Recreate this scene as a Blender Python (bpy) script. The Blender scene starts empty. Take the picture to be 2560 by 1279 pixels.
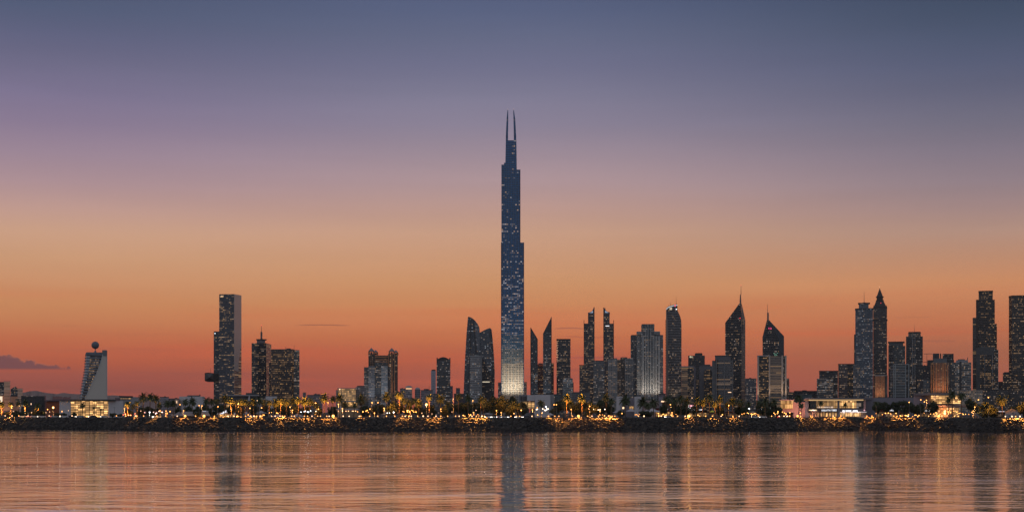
import bpy, bmesh, math, random
from mathutils import Vector, Matrix
random.seed(11)
R = random.Random(5)
SC = bpy.context.scene
COL = SC.collection
F, CX, HY, CZ, G = 3500.0, 1280.0, 1030.0, 9.0, 6.0    # focal length in photo pixels, frame centre, horizon row, eye height, city level


def srgb(h):
    h = h.lstrip('#')
    c = [int(h[i:i + 2], 16) / 255 for i in (0, 2, 4)]
    return tuple((v / 12.92 if v <= .04045 else ((v + .055) / 1.055) ** 2.4) for v in c)


# ------------------------------------------------------------------ node helpers
def N(nt, typ, **kw):
    n = nt.nodes.new(typ)
    for k, v in kw.items():
        if k == 'ins':
            for i, val in v.items():
                n.inputs[i].default_value = val
        else:
            setattr(n, k, v)
    return n


def M(nt, op, a, b=None, c=None, clamp=False):
    n = nt.nodes.new('ShaderNodeMath')
    n.operation = op
    n.use_clamp = clamp
    for i, v in enumerate((a, b, c)):
        if v is None:
            continue
        if isinstance(v, (int, float)):
            n.inputs[i].default_value = v
        else:
            nt.links.new(v, n.inputs[i])
    return n.outputs[0]


def MIX(nt, f, a, b):
    n = nt.nodes.new('ShaderNodeMix')
    n.data_type = 'RGBA'
    for i, v in ((0, f), (6, a), (7, b)):
        if isinstance(v, (int, float)):
            n.inputs[i].default_value = v
        elif isinstance(v, tuple):
            n.inputs[i].default_value = (v[0], v[1], v[2], 1)
        else:
            nt.links.new(v, n.inputs[i])
    return n.outputs[2]


def VEC(nt, x, y, z):
    n = nt.nodes.new('ShaderNodeCombineXYZ')
    for i, v in enumerate((x, y, z)):
        if isinstance(v, (int, float)):
            n.inputs[i].default_value = v
        else:
            nt.links.new(v, n.inputs[i])
    return n.outputs[0]


MATS = {}


def simple(name, rgb, rough=.7, metal=0, var=.25, scale=.6, spec=.5):
    if name in MATS:
        return MATS[name]
    m = bpy.data.materials.new(name)
    m.use_nodes = True
    nt = m.node_tree
    p = nt.nodes['Principled BSDF']
    tc = N(nt, 'ShaderNodeTexCoord')
    no = N(nt, 'ShaderNodeTexNoise', ins={'Scale': scale, 'Detail': 5, 'Roughness': .65})
    nt.links.new(tc.outputs['Object'], no.inputs['Vector'])
    k = M(nt, 'MULTIPLY_ADD', no.outputs['Fac'], 2 * var, 1 - var)
    hs = N(nt, 'ShaderNodeHueSaturation', ins={'Color': (*rgb, 1)})
    nt.links.new(k, hs.inputs['Value'])
    nt.links.new(hs.outputs[0], p.inputs['Base Color'])
    p.inputs['Roughness'].default_value = rough
    p.inputs['Metallic'].default_value = metal
    p.inputs['Specular IOR Level'].default_value = spec
    MATS[name] = m
    return m


def glow(name, rgb, s, sample=True):
    if name in MATS:
        return MATS[name]
    m = bpy.data.materials.new(name)
    m.use_nodes = True
    p = m.node_tree.nodes['Principled BSDF']
    p.inputs['Base Color'].default_value = (.3, .3, .3, 1)
    p.inputs['Emission Color'].default_value = (*rgb, 1)
    p.inputs['Emission Strength'].default_value = s
    if not sample:
        m.cycles.emission_sampling = 'NONE'
    MATS[name] = m
    return m


# ------------------------------------------------------------------ facade node group: bays x storeys, some rooms lit
def make_facade_group():
    g = bpy.data.node_groups.new('facade_grid', 'ShaderNodeTree')
    ifc = g.interface
    for nm, dv in (('Bay', 3.), ('Floor', 3.6), ('FW', .7), ('FH', .55), ('P0', .3), ('P1', .1), ('H', 100.), ('Seed', 0.), ('Strength', 1.), ('Cool', .5), ('Rough', .15), ('Runs', 1.)):
        s = ifc.new_socket(name=nm, in_out='INPUT', socket_type='NodeSocketFloat')
        s.default_value = dv
    for nm in ('Wall', 'Glass'):
        ifc.new_socket(name=nm, in_out='INPUT', socket_type='NodeSocketColor')
    ifc.new_socket(name='BSDF', in_out='OUTPUT', socket_type='NodeSocketShader')
    gi, go = g.nodes.new('NodeGroupInput'), g.nodes.new('NodeGroupOutput')
    I = gi.outputs
    uv = N(g, 'ShaderNodeUVMap', uv_map='facade')
    sp = N(g, 'ShaderNodeSeparateXYZ')
    g.links.new(uv.outputs[0], sp.inputs[0])
    u, v = sp.outputs[0], sp.outputs[1]
    ur, vr = M(g, 'DIVIDE', u, I['Bay']), M(g, 'DIVIDE', v, I['Floor'])
    cu, cv = M(g, 'FLOOR', ur), M(g, 'FLOOR', vr)
    fu, fv = M(g, 'FRACT', ur), M(g, 'FRACT', vr)
    mu = M(g, 'LESS_THAN', M(g, 'ABSOLUTE', M(g, 'SUBTRACT', fu, .5)), M(g, 'MULTIPLY', I['FW'], .5))
    mv = M(g, 'LESS_THAN', M(g, 'ABSOLUTE', M(g, 'SUBTRACT', fv, .5)), M(g, 'MULTIPLY', I['FH'], .5))
    win = M(g, 'MULTIPLY', mu, mv)

    def wn(x, y, z):
        n = N(g, 'ShaderNodeTexWhiteNoise', noise_dimensions='3D')
        g.links.new(VEC(g, x, y, z), n.inputs['Vector'])
        s = N(g, 'ShaderNodeSeparateColor')
        g.links.new(n.outputs['Color'], s.inputs[0])
        return s.outputs
    seed = I['Seed']
    a = wn(cu, cv, seed)
    b = wn(M(g, 'FLOOR', M(g, 'DIVIDE', M(g, 'ADD', ur, M(g, 'MULTIPLY', cv, 1.7)), 4.3)), cv, M(g, 'ADD', seed, 7.))
    c = wn(3., cv, M(g, 'ADD', seed, 17.))
    t = M(g, 'DIVIDE', v, I['H'], clamp=True)
    p = M(g, 'ADD', I['P0'], M(g, 'MULTIPLY', t, M(g, 'SUBTRACT', I['P1'], I['P0'])))
    bb = M(g, 'POWER', b[0], 3.5)
    th = M(g, 'MULTIPLY', p, M(g, 'ADD', .12, M(g, 'MULTIPLY', bb, 3.6)))
    th = M(g, 'ADD', th, M(g, 'MULTIPLY', M(g, 'GREATER_THAN', c[0], .93), M(g, 'MULTIPLY', I['Runs'], .35)))
    lit = M(g, 'LESS_THAN', a[0], th)
    e = M(g, 'MULTIPLY', M(g, 'MULTIPLY', win, lit), M(g, 'MULTIPLY', I['Strength'], M(g, 'MULTIPLY_ADD', M(g, 'POWER', a[1], 2.), 1.2, .3)))
    ecol = MIX(g, M(g, 'MULTIPLY', M(g, 'MULTIPLY', a[2], I['Cool']), 1.6, clamp=True), (1., .53, .19), (.80, .88, 1.))
    gl = N(g, 'ShaderNodeHueSaturation')
    g.links.new(I['Glass'], gl.inputs['Color'])
    g.links.new(M(g, 'MULTIPLY_ADD', b[1], .7, .65), gl.inputs['Value'])
    # weathering of the wall
    tc = N(g, 'ShaderNodeTexCoord')
    no = N(g, 'ShaderNodeTexNoise', ins={'Scale': .05, 'Detail': 6, 'Roughness': .7})
    g.links.new(tc.outputs['Object'], no.inputs['Vector'])
    wl = N(g, 'ShaderNodeHueSaturation')
    g.links.new(I['Wall'], wl.inputs['Color'])
    g.links.new(M(g, 'MULTIPLY_ADD', no.outputs['Fac'], .7, .65), wl.inputs['Value'])
    pr = N(g, 'ShaderNodeBsdfPrincipled')
    g.links.new(MIX(g, win, wl.outputs[0], gl.outputs[0]), pr.inputs['Base Color'])
    g.links.new(M(g, 'ADD', M(g, 'MULTIPLY', win, M(g, 'SUBTRACT', I['Rough'], .65)), .65), pr.inputs['Roughness'])
    g.links.new(M(g, 'MULTIPLY_ADD', win, .5, .3), pr.inputs['Specular IOR Level'])
    g.links.new(ecol, pr.inputs['Emission Color'])
    g.links.new(e, pr.inputs['Emission Strength'])
    g.links.new(pr.outputs[0], go.inputs[0])
    return g


FG = make_facade_group()
_seed = [1.0]
GLOWK = [.29]


def facade(bay, flr, H, wall='#55585c', glass='#15181d', fw=.7, fh=.55, p=(.3, .1), s=1.0, cool=.5, rough=.15, sample=False, runs=1.):
    full = p[0] >= 1.5
    if full:
        p = (25, 25)
        s *= 2.6
        cool = 0.
    else:
        p = (p[0] * 1.3, p[1] * 1.25)
    m = bpy.data.materials.new('facade')
    m.use_nodes = True
    nt = m.node_tree
    nt.nodes.clear()
    g = nt.nodes.new('ShaderNodeGroup')
    g.node_tree = FG
    _seed[0] += 13.7
    for k, v in (('Bay', bay), ('Floor', flr), ('FW', fw), ('FH', fh), ('P0', p[0]), ('P1', p[1]), ('H', H), ('Seed', _seed[0]), ('Strength', s * GLOWK[0]), ('Cool', cool), ('Rough', rough), ('Runs', runs)):
        g.inputs[k].default_value = v
    g.inputs['Wall'].default_value = (*[min(.8, c * 1.35 + .003) for c in srgb(wall)], 1)
    g.inputs['Glass'].default_value = (*[c * 1.15 for c in srgb(glass)], 1)
    o = nt.nodes.new('ShaderNodeOutputMaterial')
    nt.links.new(g.outputs[0], o.inputs[0])
    if not sample:
        m.cycles.emission_sampling = 'NONE'
    return m


# ------------------------------------------------------------------ mesh builder
class MB:
    def __init__(s):
        s.v, s.f, s.uv, s.mi, s.sm = [], [], [], [], []

    def face(s, pts, uvs=None, mi=0, smooth=False):
        b = len(s.v)
        s.v += [tuple(p) for p in pts]
        s.f.append(tuple(range(b, b + len(pts))))
        s.uv.append(uvs or [(0, 0)] * len(pts))
        s.mi.append(mi)
        s.sm.append(smooth)

    def prism(s, poly, z0, z1, cap=1, top=None, u0=0):
        """vertical walls over a counter-clockwise footprint; z1 a number or one height per corner; top: another footprint up there"""
        n = len(poly)
        tp = top or poly
        zs = z1 if isinstance(z1, (list, tuple)) else [z1] * n
        u = u0
        for i in range(n):
            j = (i + 1) % n
            a, b, c, d = poly[i], poly[j], tp[j], tp[i]
            L = math.hypot(b[0] - a[0], b[1] - a[1])
            s.face([(*a, z0), (*b, z0), (*c, zs[j]), (*d, zs[i])], [(u, z0), (u + L, z0), (u + L, zs[j]), (u, zs[i])])
            u += L
        s.face([(*tp[i], zs[i]) for i in range(n)], mi=cap)
        s.face([(*poly[i], z0) for i in reversed(range(n))], mi=cap)

    def box(s, x0, x1, y0, y1, z0, z1, cap=0):
        s.prism([(x0, y0), (x1, y0), (x1, y1), (x0, y1)], z0, z1, cap)

    def plate(s, pts, y0, y1, cap=0):
        """outline in x,z (clockwise seen from the front is fine) given depth"""
        A = sum(pts[i][0] * pts[(i + 1) % len(pts)][1] - pts[(i + 1) % len(pts)][0] * pts[i][1] for i in range(len(pts)))
        if A < 0:
            pts = pts[::-1]
        n = len(pts)
        s.face([(p[0], y0, p[1]) for p in pts], [(p[0], p[1]) for p in pts])
        s.face([(p[0], y1, p[1]) for p in reversed(pts)], [(p[0], p[1]) for p in reversed(pts)])
        for i in range(n):
            a, b = pts[i], pts[(i + 1) % n]
            steep = abs(b[1] - a[1]) > .3 * abs(b[0] - a[0])
            s.face([(a[0], y0, a[1]), (a[0], y1, a[1]), (b[0], y1, b[1]), (b[0], y0, b[1])],
                   [(0, a[1]), (y1 - y0, a[1]), (y1 - y0, b[1]), (0, b[1])], mi=0 if steep else cap)

    def cyl(s, x, y, z0, z1, r0, r1, n=8, cap=0):
        a = [(x + r0 * math.cos(2 * math.pi * i / n), y + r0 * math.sin(2 * math.pi * i / n)) for i in range(n)]
        b = [(x + r1 * math.cos(2 * math.pi * i / n), y + r1 * math.sin(2 * math.pi * i / n)) for i in range(n)]
        s.prism(a, z0, z1, cap, top=b)

    def ball(s, x, y, z, r, n=12, m=8, sz=1.0, half=False):
        for j in range(m):
            t0, t1 = (math.pi * (j / m - .5), math.pi * ((j + 1) / m - .5)) if not half else (math.pi / 2 * j / m, math.pi / 2 * (j + 1) / m)
            for i in range(n):
                p0, p1 = 2 * math.pi * i / n, 2 * math.pi * (i + 1) / n
                P = lambda t, p: (x + r * math.cos(t) * math.cos(p), y + r * math.cos(t) * math.sin(p), z + r * sz * math.sin(t))
                s.face([P(t0, p0), P(t0, p1), P(t1, p1), P(t1, p0)], smooth=True)

    def mesh(s, name, mats, weld=False):
        me = bpy.data.meshes.new(name)
        me.from_pydata(s.v, [], s.f)
        uvl = me.uv_layers.new(name='facade')
        flat = [c for f in s.uv for p in f for c in p]
        uvl.data.foreach_set('uv', flat)
        me.polygons.foreach_set('material_index', [min(i, len(mats) - 1) for i in s.mi])
        me.polygons.foreach_set('use_smooth', s.sm)
        for m in mats:
            me.materials.append(m)
        if weld:
            bm = bmesh.new()
            bm.from_mesh(me)
            bmesh.ops.remove_doubles(bm, verts=bm.verts, dist=1e-4)
            bm.to_mesh(me)
            bm.free()
        me.update()
        return me

    def build(s, name, mats, parent=None, weld=True):
        if not isinstance(mats, (list, tuple)):
            mats = [mats]
        return link(name, s.mesh(name, mats, weld), parent)


def link(name, data, parent=None):
    o = bpy.data.objects.new(name, data)
    COL.objects.link(o)
    if parent is not None:
        o.parent = parent
    return o


def tag(o, label=None, cat=None, group=None, kind=None):
    for k, v in (('label', label), ('category', cat), ('group', group), ('kind', kind)):
        if v:
            o[k] = v
    return o


def thing(name, label, cat, loc=(0, 0, 0), rz=0, group=None):
    o = link(name, None)
    o.location = loc
    o.rotation_euler = (0, 0, rz)
    return tag(o, label, cat, group)


def WX(px, D):
    return (px - CX) * D / F


def WZ(py, D):
    return CZ + (HY - py) * D / F


ROOF = simple('roof_felt', (.06, .06, .065), .9)


class T:
    """a building turned to face the water; its outline is given in photo measure and turned into metres at its distance D"""

    def __init__(s, name, label, cat, cx, D, group=None, yaw=0):
        s.cx, s.D = cx, D
        x = WX(cx, D)
        s.a = math.atan2(x, D)
        s.kx, s.kz = D * math.cos(s.a) / F, D / F
        s.o = thing(name, label, cat, (x, D, G), -s.a + yaw, group)

    def x(s, px, d=0):
        return (px - s.cx) * s.kx * (1 + d / s.D)

    def z(s, py):
        return max(0., WZ(py, s.D) - G) if py is not None else 0.

    def fac(me, bpx, fpx, **k):
        H = k.pop('H', 300 * me.kz)
        return facade(bpx * me.kx, fpx * me.kz, H, **k)

    def box(s, part, x0, x1, yt, yb, mat, d0=0., d1=28., parent=None, roof=ROOF):
        m = MB()
        m.box(s.x(x0), s.x(x1), d0, d1, s.z(yb), s.z(yt), cap=1)
        return m.build(part, [mat, roof], parent or s.o)

    def prism(s, part, pts, yt, yb, mat, roof=ROOF, top=None, parent=None):
        m = MB()
        P = [(s.x(p[0], p[1]), p[1]) for p in pts]
        TP = [(s.x(p[0], p[1]), p[1]) for p in top] if top else None
        z1 = [s.z(y) for y in yt] if isinstance(yt, (list, tuple)) else s.z(yt)
        m.prism(P, s.z(yb), z1, 1, TP)
        return m.build(part, [mat, roof], parent or s.o)

    def plate(s, part, pts, mat, d0=0., d1=28., parent=None, roof=None):
        m = MB()
        m.plate([(s.x(p[0]), s.z(p[1])) for p in pts], d0, d1, cap=1 if roof else 0)
        return m.build(part, [mat] + ([roof] if roof else []), parent or s.o)

    def mast(s, part, px, y0, y1, mat, w=1.2, w1=.4, d=10., parent=None, n=6):
        m = MB()
        m.cyl(s.x(px), d, s.z(y0), s.z(y1), w * s.kx / 2, w1 * s.kx / 2, n)
        return m.build(part, mat, parent or s.o)

    def bands(s, part, x0, x1, ys, th, mat, proud=.5, d1=28., parent=None):
        m = MB()
        for y in ys:
            z = s.z(y)
            m.box(s.x(x0) - proud, s.x(x1) + proud, -proud, d1, z - th * s.kz / 2, z + th * s.kz / 2)
        return m.build(part, mat, parent or s.o)

    def fins(s, part, xs, yt, yb, w, mat, proud=.6, parent=None):
        m = MB()
        for i, x in enumerate(xs):
            t = yt[i] if isinstance(yt, (list, tuple)) else yt
            m.box(s.x(x) - w * s.kx / 2, s.x(x) + w * s.kx / 2, -proud, .3, s.z(yb), s.z(t))
        return m.build(part, mat, parent or s.o)

    def beacon(s, px, py, mat, r=.9, d=10.):
        m = MB()
        m.ball(s.x(px), d, s.z(py), r * s.kx, 8, 6)
        return m.build('beacon', mat, s.o)

    def spot(s, px, py, tx, ty, watts, col, d=-14., ang=70, size=1.5):
        L = bpy.data.lights.new('floodlight', 'SPOT')
        L.energy, L.color, L.spot_size, L.spot_blend, L.shadow_soft_size = watts, col, math.radians(ang), .9, size
        o = link('floodlight', L, s.o)
        a = Vector((s.x(px), d, s.z(py)))
        b = Vector((s.x(tx), 0, s.z(ty)))
        o.location = a
        o.rotation_euler = (b - a).to_track_quat('-Z', 'Y').to_euler()
        return o


def arange(a, b, st):
    r = []
    while a <= b:
        r.append(a)
        a += st
    return r
# ------------------------------------------------------------------ shared materials
STEEL = simple('painted_steel', (.10, .105, .11), .45, .3)
MAST = simple('mast_steel', (.12, .10, .10), .5, .3)
WHITE = simple('white_render', srgb('#b9b6ba'), .8, var=.12, scale=.15)
GREYW = simple('grey_concrete', srgb('#8b8b90'), .85, var=.15, scale=.1)
DARKC = simple('dark_concrete', srgb('#4a4c50'), .85, var=.2, scale=.1)
TAN = simple('tan_stone', srgb('#a5785a'), .8, var=.15, scale=.2)
BANDG = simple('pale_band', srgb('#8f9398'), .7, var=.1, scale=.3)
RED = glow('red_lamp', (1., .04, .05), 1.6, False)
WARN = glow('warm_lamp', (1., .62, .35), 1.8, False)
COLD = glow('cold_lamp', (.85, .92, 1.), 3., False)
SIGNW = glow('white_sign', (.95, .95, 1.), 1.3, False)
SIGNR = glow('red_sign', (1., .05, .10), 1.0, False)
SIGNP = glow('pink_sign', (1., .10, .30), 1.4, False)
CORN = simple('dark_cornice', srgb('#303236'), .6)


def marks(t, part, x0, x1, y0, y1, n, mat, d=-.6, gap=.35, parent=None, seed=1):
    """small upright letter-like strokes of a sign too small to read"""
    rr = random.Random(seed)
    m = MB()
    w = (x1 - x0) / n
    for i in range(n):
        a = x0 + i * w
        b = a + w * (1 - gap)
        k = rr.choice('EHITLOUN')
        sw = (b - a) * .3
        X, Zz = t.x, t.z
        def bx(xa, xb, ya, yb):
            m.box(X(xa), X(xb), d - .2, d, Zz(yb), Zz(ya))
        if k in 'EHLOUN':
            bx(a, a + sw, y0, y1)
        if k in 'HOUN':
            bx(b - sw, b, y0, y1)
        if k in 'IT':
            bx((a + b) / 2 - sw / 2, (a + b) / 2 + sw / 2, y0, y1)
        hh = (y1 - y0) * .25
        if k in 'ETO':
            bx(a, b, y0, y0 + hh)
        if k in 'ELOU':
            bx(a, b, y1 - hh, y1)
        if k in 'EH':
            bx(a, b, (y0 + y1 - hh) / 2, (y0 + y1 + hh) / 2)
    return m.build(part, mat, parent or t.o)


# ================================================================== THE TALLEST TOWER
t = T('skyscraper', 'very tall narrow blue glass tower with two thin masts and a floodlit cream base', 'skyscraper', 1281, 2400)
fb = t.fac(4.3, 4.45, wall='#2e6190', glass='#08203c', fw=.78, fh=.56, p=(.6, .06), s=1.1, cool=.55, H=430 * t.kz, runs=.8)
fl = t.fac(4.3, 4.45, wall='#8f8c85', glass='#303438', fw=.60, fh=.55, p=(1., .9), s=.75, cool=.3, H=140 * t.kz)  # floodlight fading upward is graded into the wall colours of the lower storeys
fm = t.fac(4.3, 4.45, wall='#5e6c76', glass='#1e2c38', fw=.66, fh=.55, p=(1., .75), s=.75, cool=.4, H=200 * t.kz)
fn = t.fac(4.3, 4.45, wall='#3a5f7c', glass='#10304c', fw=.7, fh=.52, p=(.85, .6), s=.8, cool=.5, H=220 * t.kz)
side = simple('blue_glass_corner', srgb('#1c3a60'), .3, .2)
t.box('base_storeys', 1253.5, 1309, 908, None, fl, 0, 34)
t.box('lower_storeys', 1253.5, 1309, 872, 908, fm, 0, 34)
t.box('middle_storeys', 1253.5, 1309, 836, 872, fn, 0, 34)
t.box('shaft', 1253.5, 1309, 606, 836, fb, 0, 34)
t.box('upper_shaft', 1253.5, 1300, 424, 606, fb, 0, 32)
t.box('shoulder', 1253.5, 1264, 411, 424, fb, 2, 24)
t.box('shoulder_stub', 1260, 1264, 406, 411, fb, 3, 20)
m = MB(); b_ = [(t.x(1263), 2), (t.x(1292), 2), (t.x(1292), 24), (t.x(1263), 24)]; c_ = [(t.x(1264.5), 3), (t.x(1291), 3), (t.x(1291), 22), (t.x(1264.5), 22)]
m.prism(b_, t.z(424), t.z(350), 1, top=c_); m.build('neck', [fb, ROOF], t.o)
t.fins('corner_pier', [1253.2, 1309.4], [606, 606], None, 1.6, side, 1.0)
t.fins('upper_pier', [1300.3], 424, 606, 1.4, side, 1.0)
t.fins('mullions', arange(1257.8, 1307, 8.6), [424 if x < 1300 else 606 for x in arange(1257.8, 1307, 8.6)], 985, .5, simple('blue_mullion', srgb('#56788f'), .5), .5)
for (xa, xb, xc, sgn) in ((1264.5, 1270, 1269.3, 1), (1284.6, 1290.6, 1284.2, -1)):
    m = MB()
    h = [350, 340, 295, 277, 271.5]
    ws = [(xa, xb), (xa, xb), (xa + 2.0, xb + .6) if sgn > 0 else (xa - .9, xb - 2.6), (xc - .9, xc + 1.0), (xc - .35, xc + .5)]
    for i in range(4):
        A, B_ = ws[i], ws[i + 1]
        m.prism([(t.x(A[0]), 6), (t.x(A[1]), 6), (t.x(A[1]), 14), (t.x(A[0]), 14)], t.z(h[i]), t.z(h[i + 1]), 0, top=[(t.x(B_[0]), 7), (t.x(B_[1]), 7), (t.x(B_[1]), 12), (t.x(B_[0]), 12)])
    k = m.build('crown_mast', fb, t.o)
    m = MB(); m.ball(t.x(xc + .1), 9, t.z(271.2), .65 * t.kx, 8, 6); m.build('beacon', WARN, k)
for px in (1258, 1267, 1276, 1285, 1294, 1303):
    t.spot(px, 1003, px, 925, 52000, (1., .80, .58), d=-26, ang=90)

# ================================================================== LEFT END
t = T('office_block', 'small office block at the left frame edge, dark glass half and pale lit half', 'building', 12, 1300)
t.box('glass_half', -14, 10, 954, 988, t.fac(3, 4, wall='#2a2f36', glass='#10151c', p=(.25, .15), s=.7))
t.box('stone_half', 10, 25.5, 953, 1026, t.fac(15, 3.6, wall='#d4a68c', glass='#6b4a3c', fw=1, fh=.4, p=(.2, .2), s=.5))
t.box('lower_wall', -14, 10, 988, 1040, simple('peach_render', srgb('#c98f70'), .8))
m = MB(); m.box(t.x(-14), t.x(6), -.3, 0, t.z(1004), t.z(990)); m.build('lit_window', glow('pale_room', (1, .8, .55), .9, False), t.o)
for x in (11, 17, 24):
    m = MB(); m.box(t.x(x), t.x(x + 1.5), 0, 2, t.z(953), t.z(950.5)); m.build('parapet_post', GREYW, t.o)
t.spot(6, 1036, 14, 1000, 2600, (1., .5, .25), d=-9, ang=110)
t = T('office_block', 'gabled small office block with dark glass centre beside the frame-edge block', 'building', 41, 1270)
f = t.fac(3, 4, wall='#2f353c', glass='#0f141b', p=(.3, .1), s=.8)
t.plate('glass_centre', [(26.5, 990), (26.5, 972), (38, 965), (44, 970), (44, 990)], f)
t.plate('stone_wing', [(44, 1030), (44, 970), (57, 970), (57, 1030)], t.fac(14, 3.7, wall='#c8a48e', glass='#6a4a40', fw=1, fh=.4, p=(.2, .2), s=.5), .3)
t.box('lower_wall', 26.5, 44, 990, None, simple('peach_render', srgb('#c98f70'), .8), .2)
t.box('ribbon_window', 38, 53, 996, 1002.5, t.fac(2.2, 3.2, wall='#5a5048', glass='#3a362e', p=(.95, .95), s=1.1, cool=.2), -.6, 0)
t = T('office_block', 'low black glass box building behind the left palms', 'building', 84, 1000)
t.box('hall', 53, 112, 989, None, t.fac(6, 5, wall='#10161f', glass='#0a0f18', fw=.95, fh=.85, p=(.02, .02), s=.6, rough=.3))
t.box('end_wall', 112, 115.5, 987.5, None, simple('rose_render', srgb('#8f6a68'), .8), -.4)
t.box('window', 77, 78.6, 1007, 1011, WARN, -.3, 0)
t = T('terrace_building', 'low reddish terraced building with overhanging roof lit orange by a street lamp', 'building', 132, 980)
t.box('wall', 115.5, 149, 1003, None, simple('brick_red', srgb('#8a4f38'), .85, var=.25, scale=1.5))
t.box('roof_slab', 113.5, 157, 999, 1001.6, simple('mauve_render', srgb('#6f5c62'), .8), -1.5, 25)
t.box('upper_storey', 117, 147, 1001.6, 1003, DARKC, 1)
t = T('plant_building', 'low mauve rooftop block with two flat boxes behind the terraced building', 'building', 154, 1200)
t.box('wall', 131, 178, 997, None, simple('mauve_render', srgb('#6f5c62'), .8))
t.box('rooftop_box', 132, 156, 990, 997, simple('rose_render', srgb('#8f6a68'), .8), 2, 20)
t.box('rooftop_box', 157, 176, 992, 997, simple('rose_render', srgb('#8f6a68'), .8), 3, 18)
for x in (140, 145, 160, 164, 174):
    t.box('vent', x, x + 2.6, 989.2 if x < 156 else 990.8, 990 if x < 156 else 992, CORN, 5, 9)

# ================================================================== BALL TOWER
t = T('ball_tower', 'leaning-edged banded office tower carrying a large grey ball on its roof', 'tower', 236, 1500)
XL = [(885, 214.5), (900, 213), (920, 212), (940, 209), (960, 205), (980, 202), (1000, 199.5), (1040, 197)]
XR = [(877, 257), (885, 256), (895, 254), (910, 249), (925, 244), (940, 238), (955, 231), (970, 224), (985, 217), (1000, 210.5), (1012, 206)]


def interp(tab, y):
    for i in range(len(tab) - 1):
        if tab[i][0] <= y <= tab[i + 1][0]:
            f_ = (y - tab[i][0]) / (tab[i + 1][0] - tab[i][0])
            return tab[i][1] + f_ * (tab[i + 1][1] - tab[i][1])
    return tab[-1][1] if y > tab[-1][0] else tab[0][1]


win = t.fac(3.4, 7, wall='#20242a', glass='#12161c', fw=.8, fh=.9, p=(.2, .4), s=1.1, cool=.2, H=120 * t.kz)
pale = simple('pale_concrete', srgb('#bcc2c8'), .75, var=.12, scale=.2)
bandm = simple('blue_grey_band', srgb('#6c727c'), .7, var=.1)
m = MB(); b2 = MB(); pb = MB()
y = 887.
while y < 1000:
    xl, xr = interp(XL, y + 3.5), interp(XR, y + 3.5)
    sp_ = max(3, min(11, (xr - xl) * .32))
    m.box(t.x(xl + sp_), t.x(xr + 3), 1.0, 22, t.z(y + 7), t.z(y), 0)
    pb.box(t.x(xl + 1.5), t.x(xl + sp_), .5, 23, t.z(y + 7), t.z(y + 1.5), 0)
    x0 = t.x(xl - 1.2)
    b2.prism([(x0, 3), (x0 + 2, 0), (t.x(xr + 1), -1), (t.x(xr + 1), 24), (x0 + 2, 24), (x0, 21)], t.z(y + 1.7), t.z(y - 1.7), 0)
    y += 7.0
m.build('storeys', win, t.o); pb.build('end_panels', pale, t.o); b2.build('floor_bands', bandm, t.o)
t.plate('roof_storey', [(214, 886), (214, 883), (216.5, 880), (257, 880), (257, 886)], bandm, -1, 24)
edge = [(x_, y_) for y_, x_ in XR if y_ > 878]
t.plate('sail_wall', edge + [(206, 1040), (266.6, 1040), (266.6, 877), (256.5, 877)], simple('sail_concrete', srgb('#bcb6ae'), .8, var=.08, scale=.1), -3, 25)
t.plate('sail_edge', [(x_ + d_, y_) for d_, lst in ((0, edge), (1.4, edge[::-1])) for x_, y_ in lst], simple('sail_trim', srgb('#b4bcc0'), .7), -3.5, -3.1)
t.box('stair_tower', 255.8, 268, 874.5, 889, simple('sail_stair', srgb('#6d7478'), .8), -3.4, 25.5)
t.box('side_edge', 266.8, 268.2, 889, None, simple('sail_trim', srgb('#b4bcc0'), .7), -3.4, 25.5)
m = MB(); m.cyl(t.x(238.3), 10, t.z(881), t.z(875), 5 * t.kx, 1.2 * t.kx, 14); m.cyl(t.x(238.3), 10, t.z(875), t.z(869), 1. * t.kx, 1. * t.kx, 8); m.build('ball_mount', bandm, t.o)
m = MB(); m.ball(t.x(238.2), 10, t.z(861.2), 9.8 * t.kx, 36, 24)
ballm = simple('ball_panels', srgb('#666a74'), .6, var=.1)
m.build('roof_ball', ballm, t.o)
m = MB()
for k in range(-3, 4):
    zz = 9.8 * t.kx * math.sin(k * .38); rr_ = 9.8 * t.kx * math.cos(k * .38) + .12
    m.cyl(t.x(238.2), 10, t.z(861.2) + zz - .1, t.z(861.2) + zz + .1, rr_, rr_, 36)
m.build('ball_seam', CORN, t.o)

# glowing glass hall
t = T('glass_hall', 'wide low hall with a glowing golden glass front below the ball tower', 'hall', 232, 860)
t.box('wall', 149, 177, 1001, None, WHITE, 0, 30)
t.box('wall', 271, 308, 1001.5, None, WHITE, 0, 30)
gm = t.fac(9.2, 4.3, wall='#6b4020', glass='#4a3216', fw=.92, fh=.66, p=(2.2, 2.2), s=2.0, cool=.1, sample=True)
t.box('glass_front', 177, 271, 1002, None, gm, .6, 30)
t.box('roof', 176, 290, 997.5, 1001.2, CORN, -2, 32)
t.box('canopy', 150, 174, 1000, 1001.2, CORN, -1, 20)
for i in range(9):
    m = MB(); x = t.x(177 + i * 11.75); m.box(x - .12, x + .12, .1, .6, 0, t.z(1002)); m.build('mullion', CORN, t.o)

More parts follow.
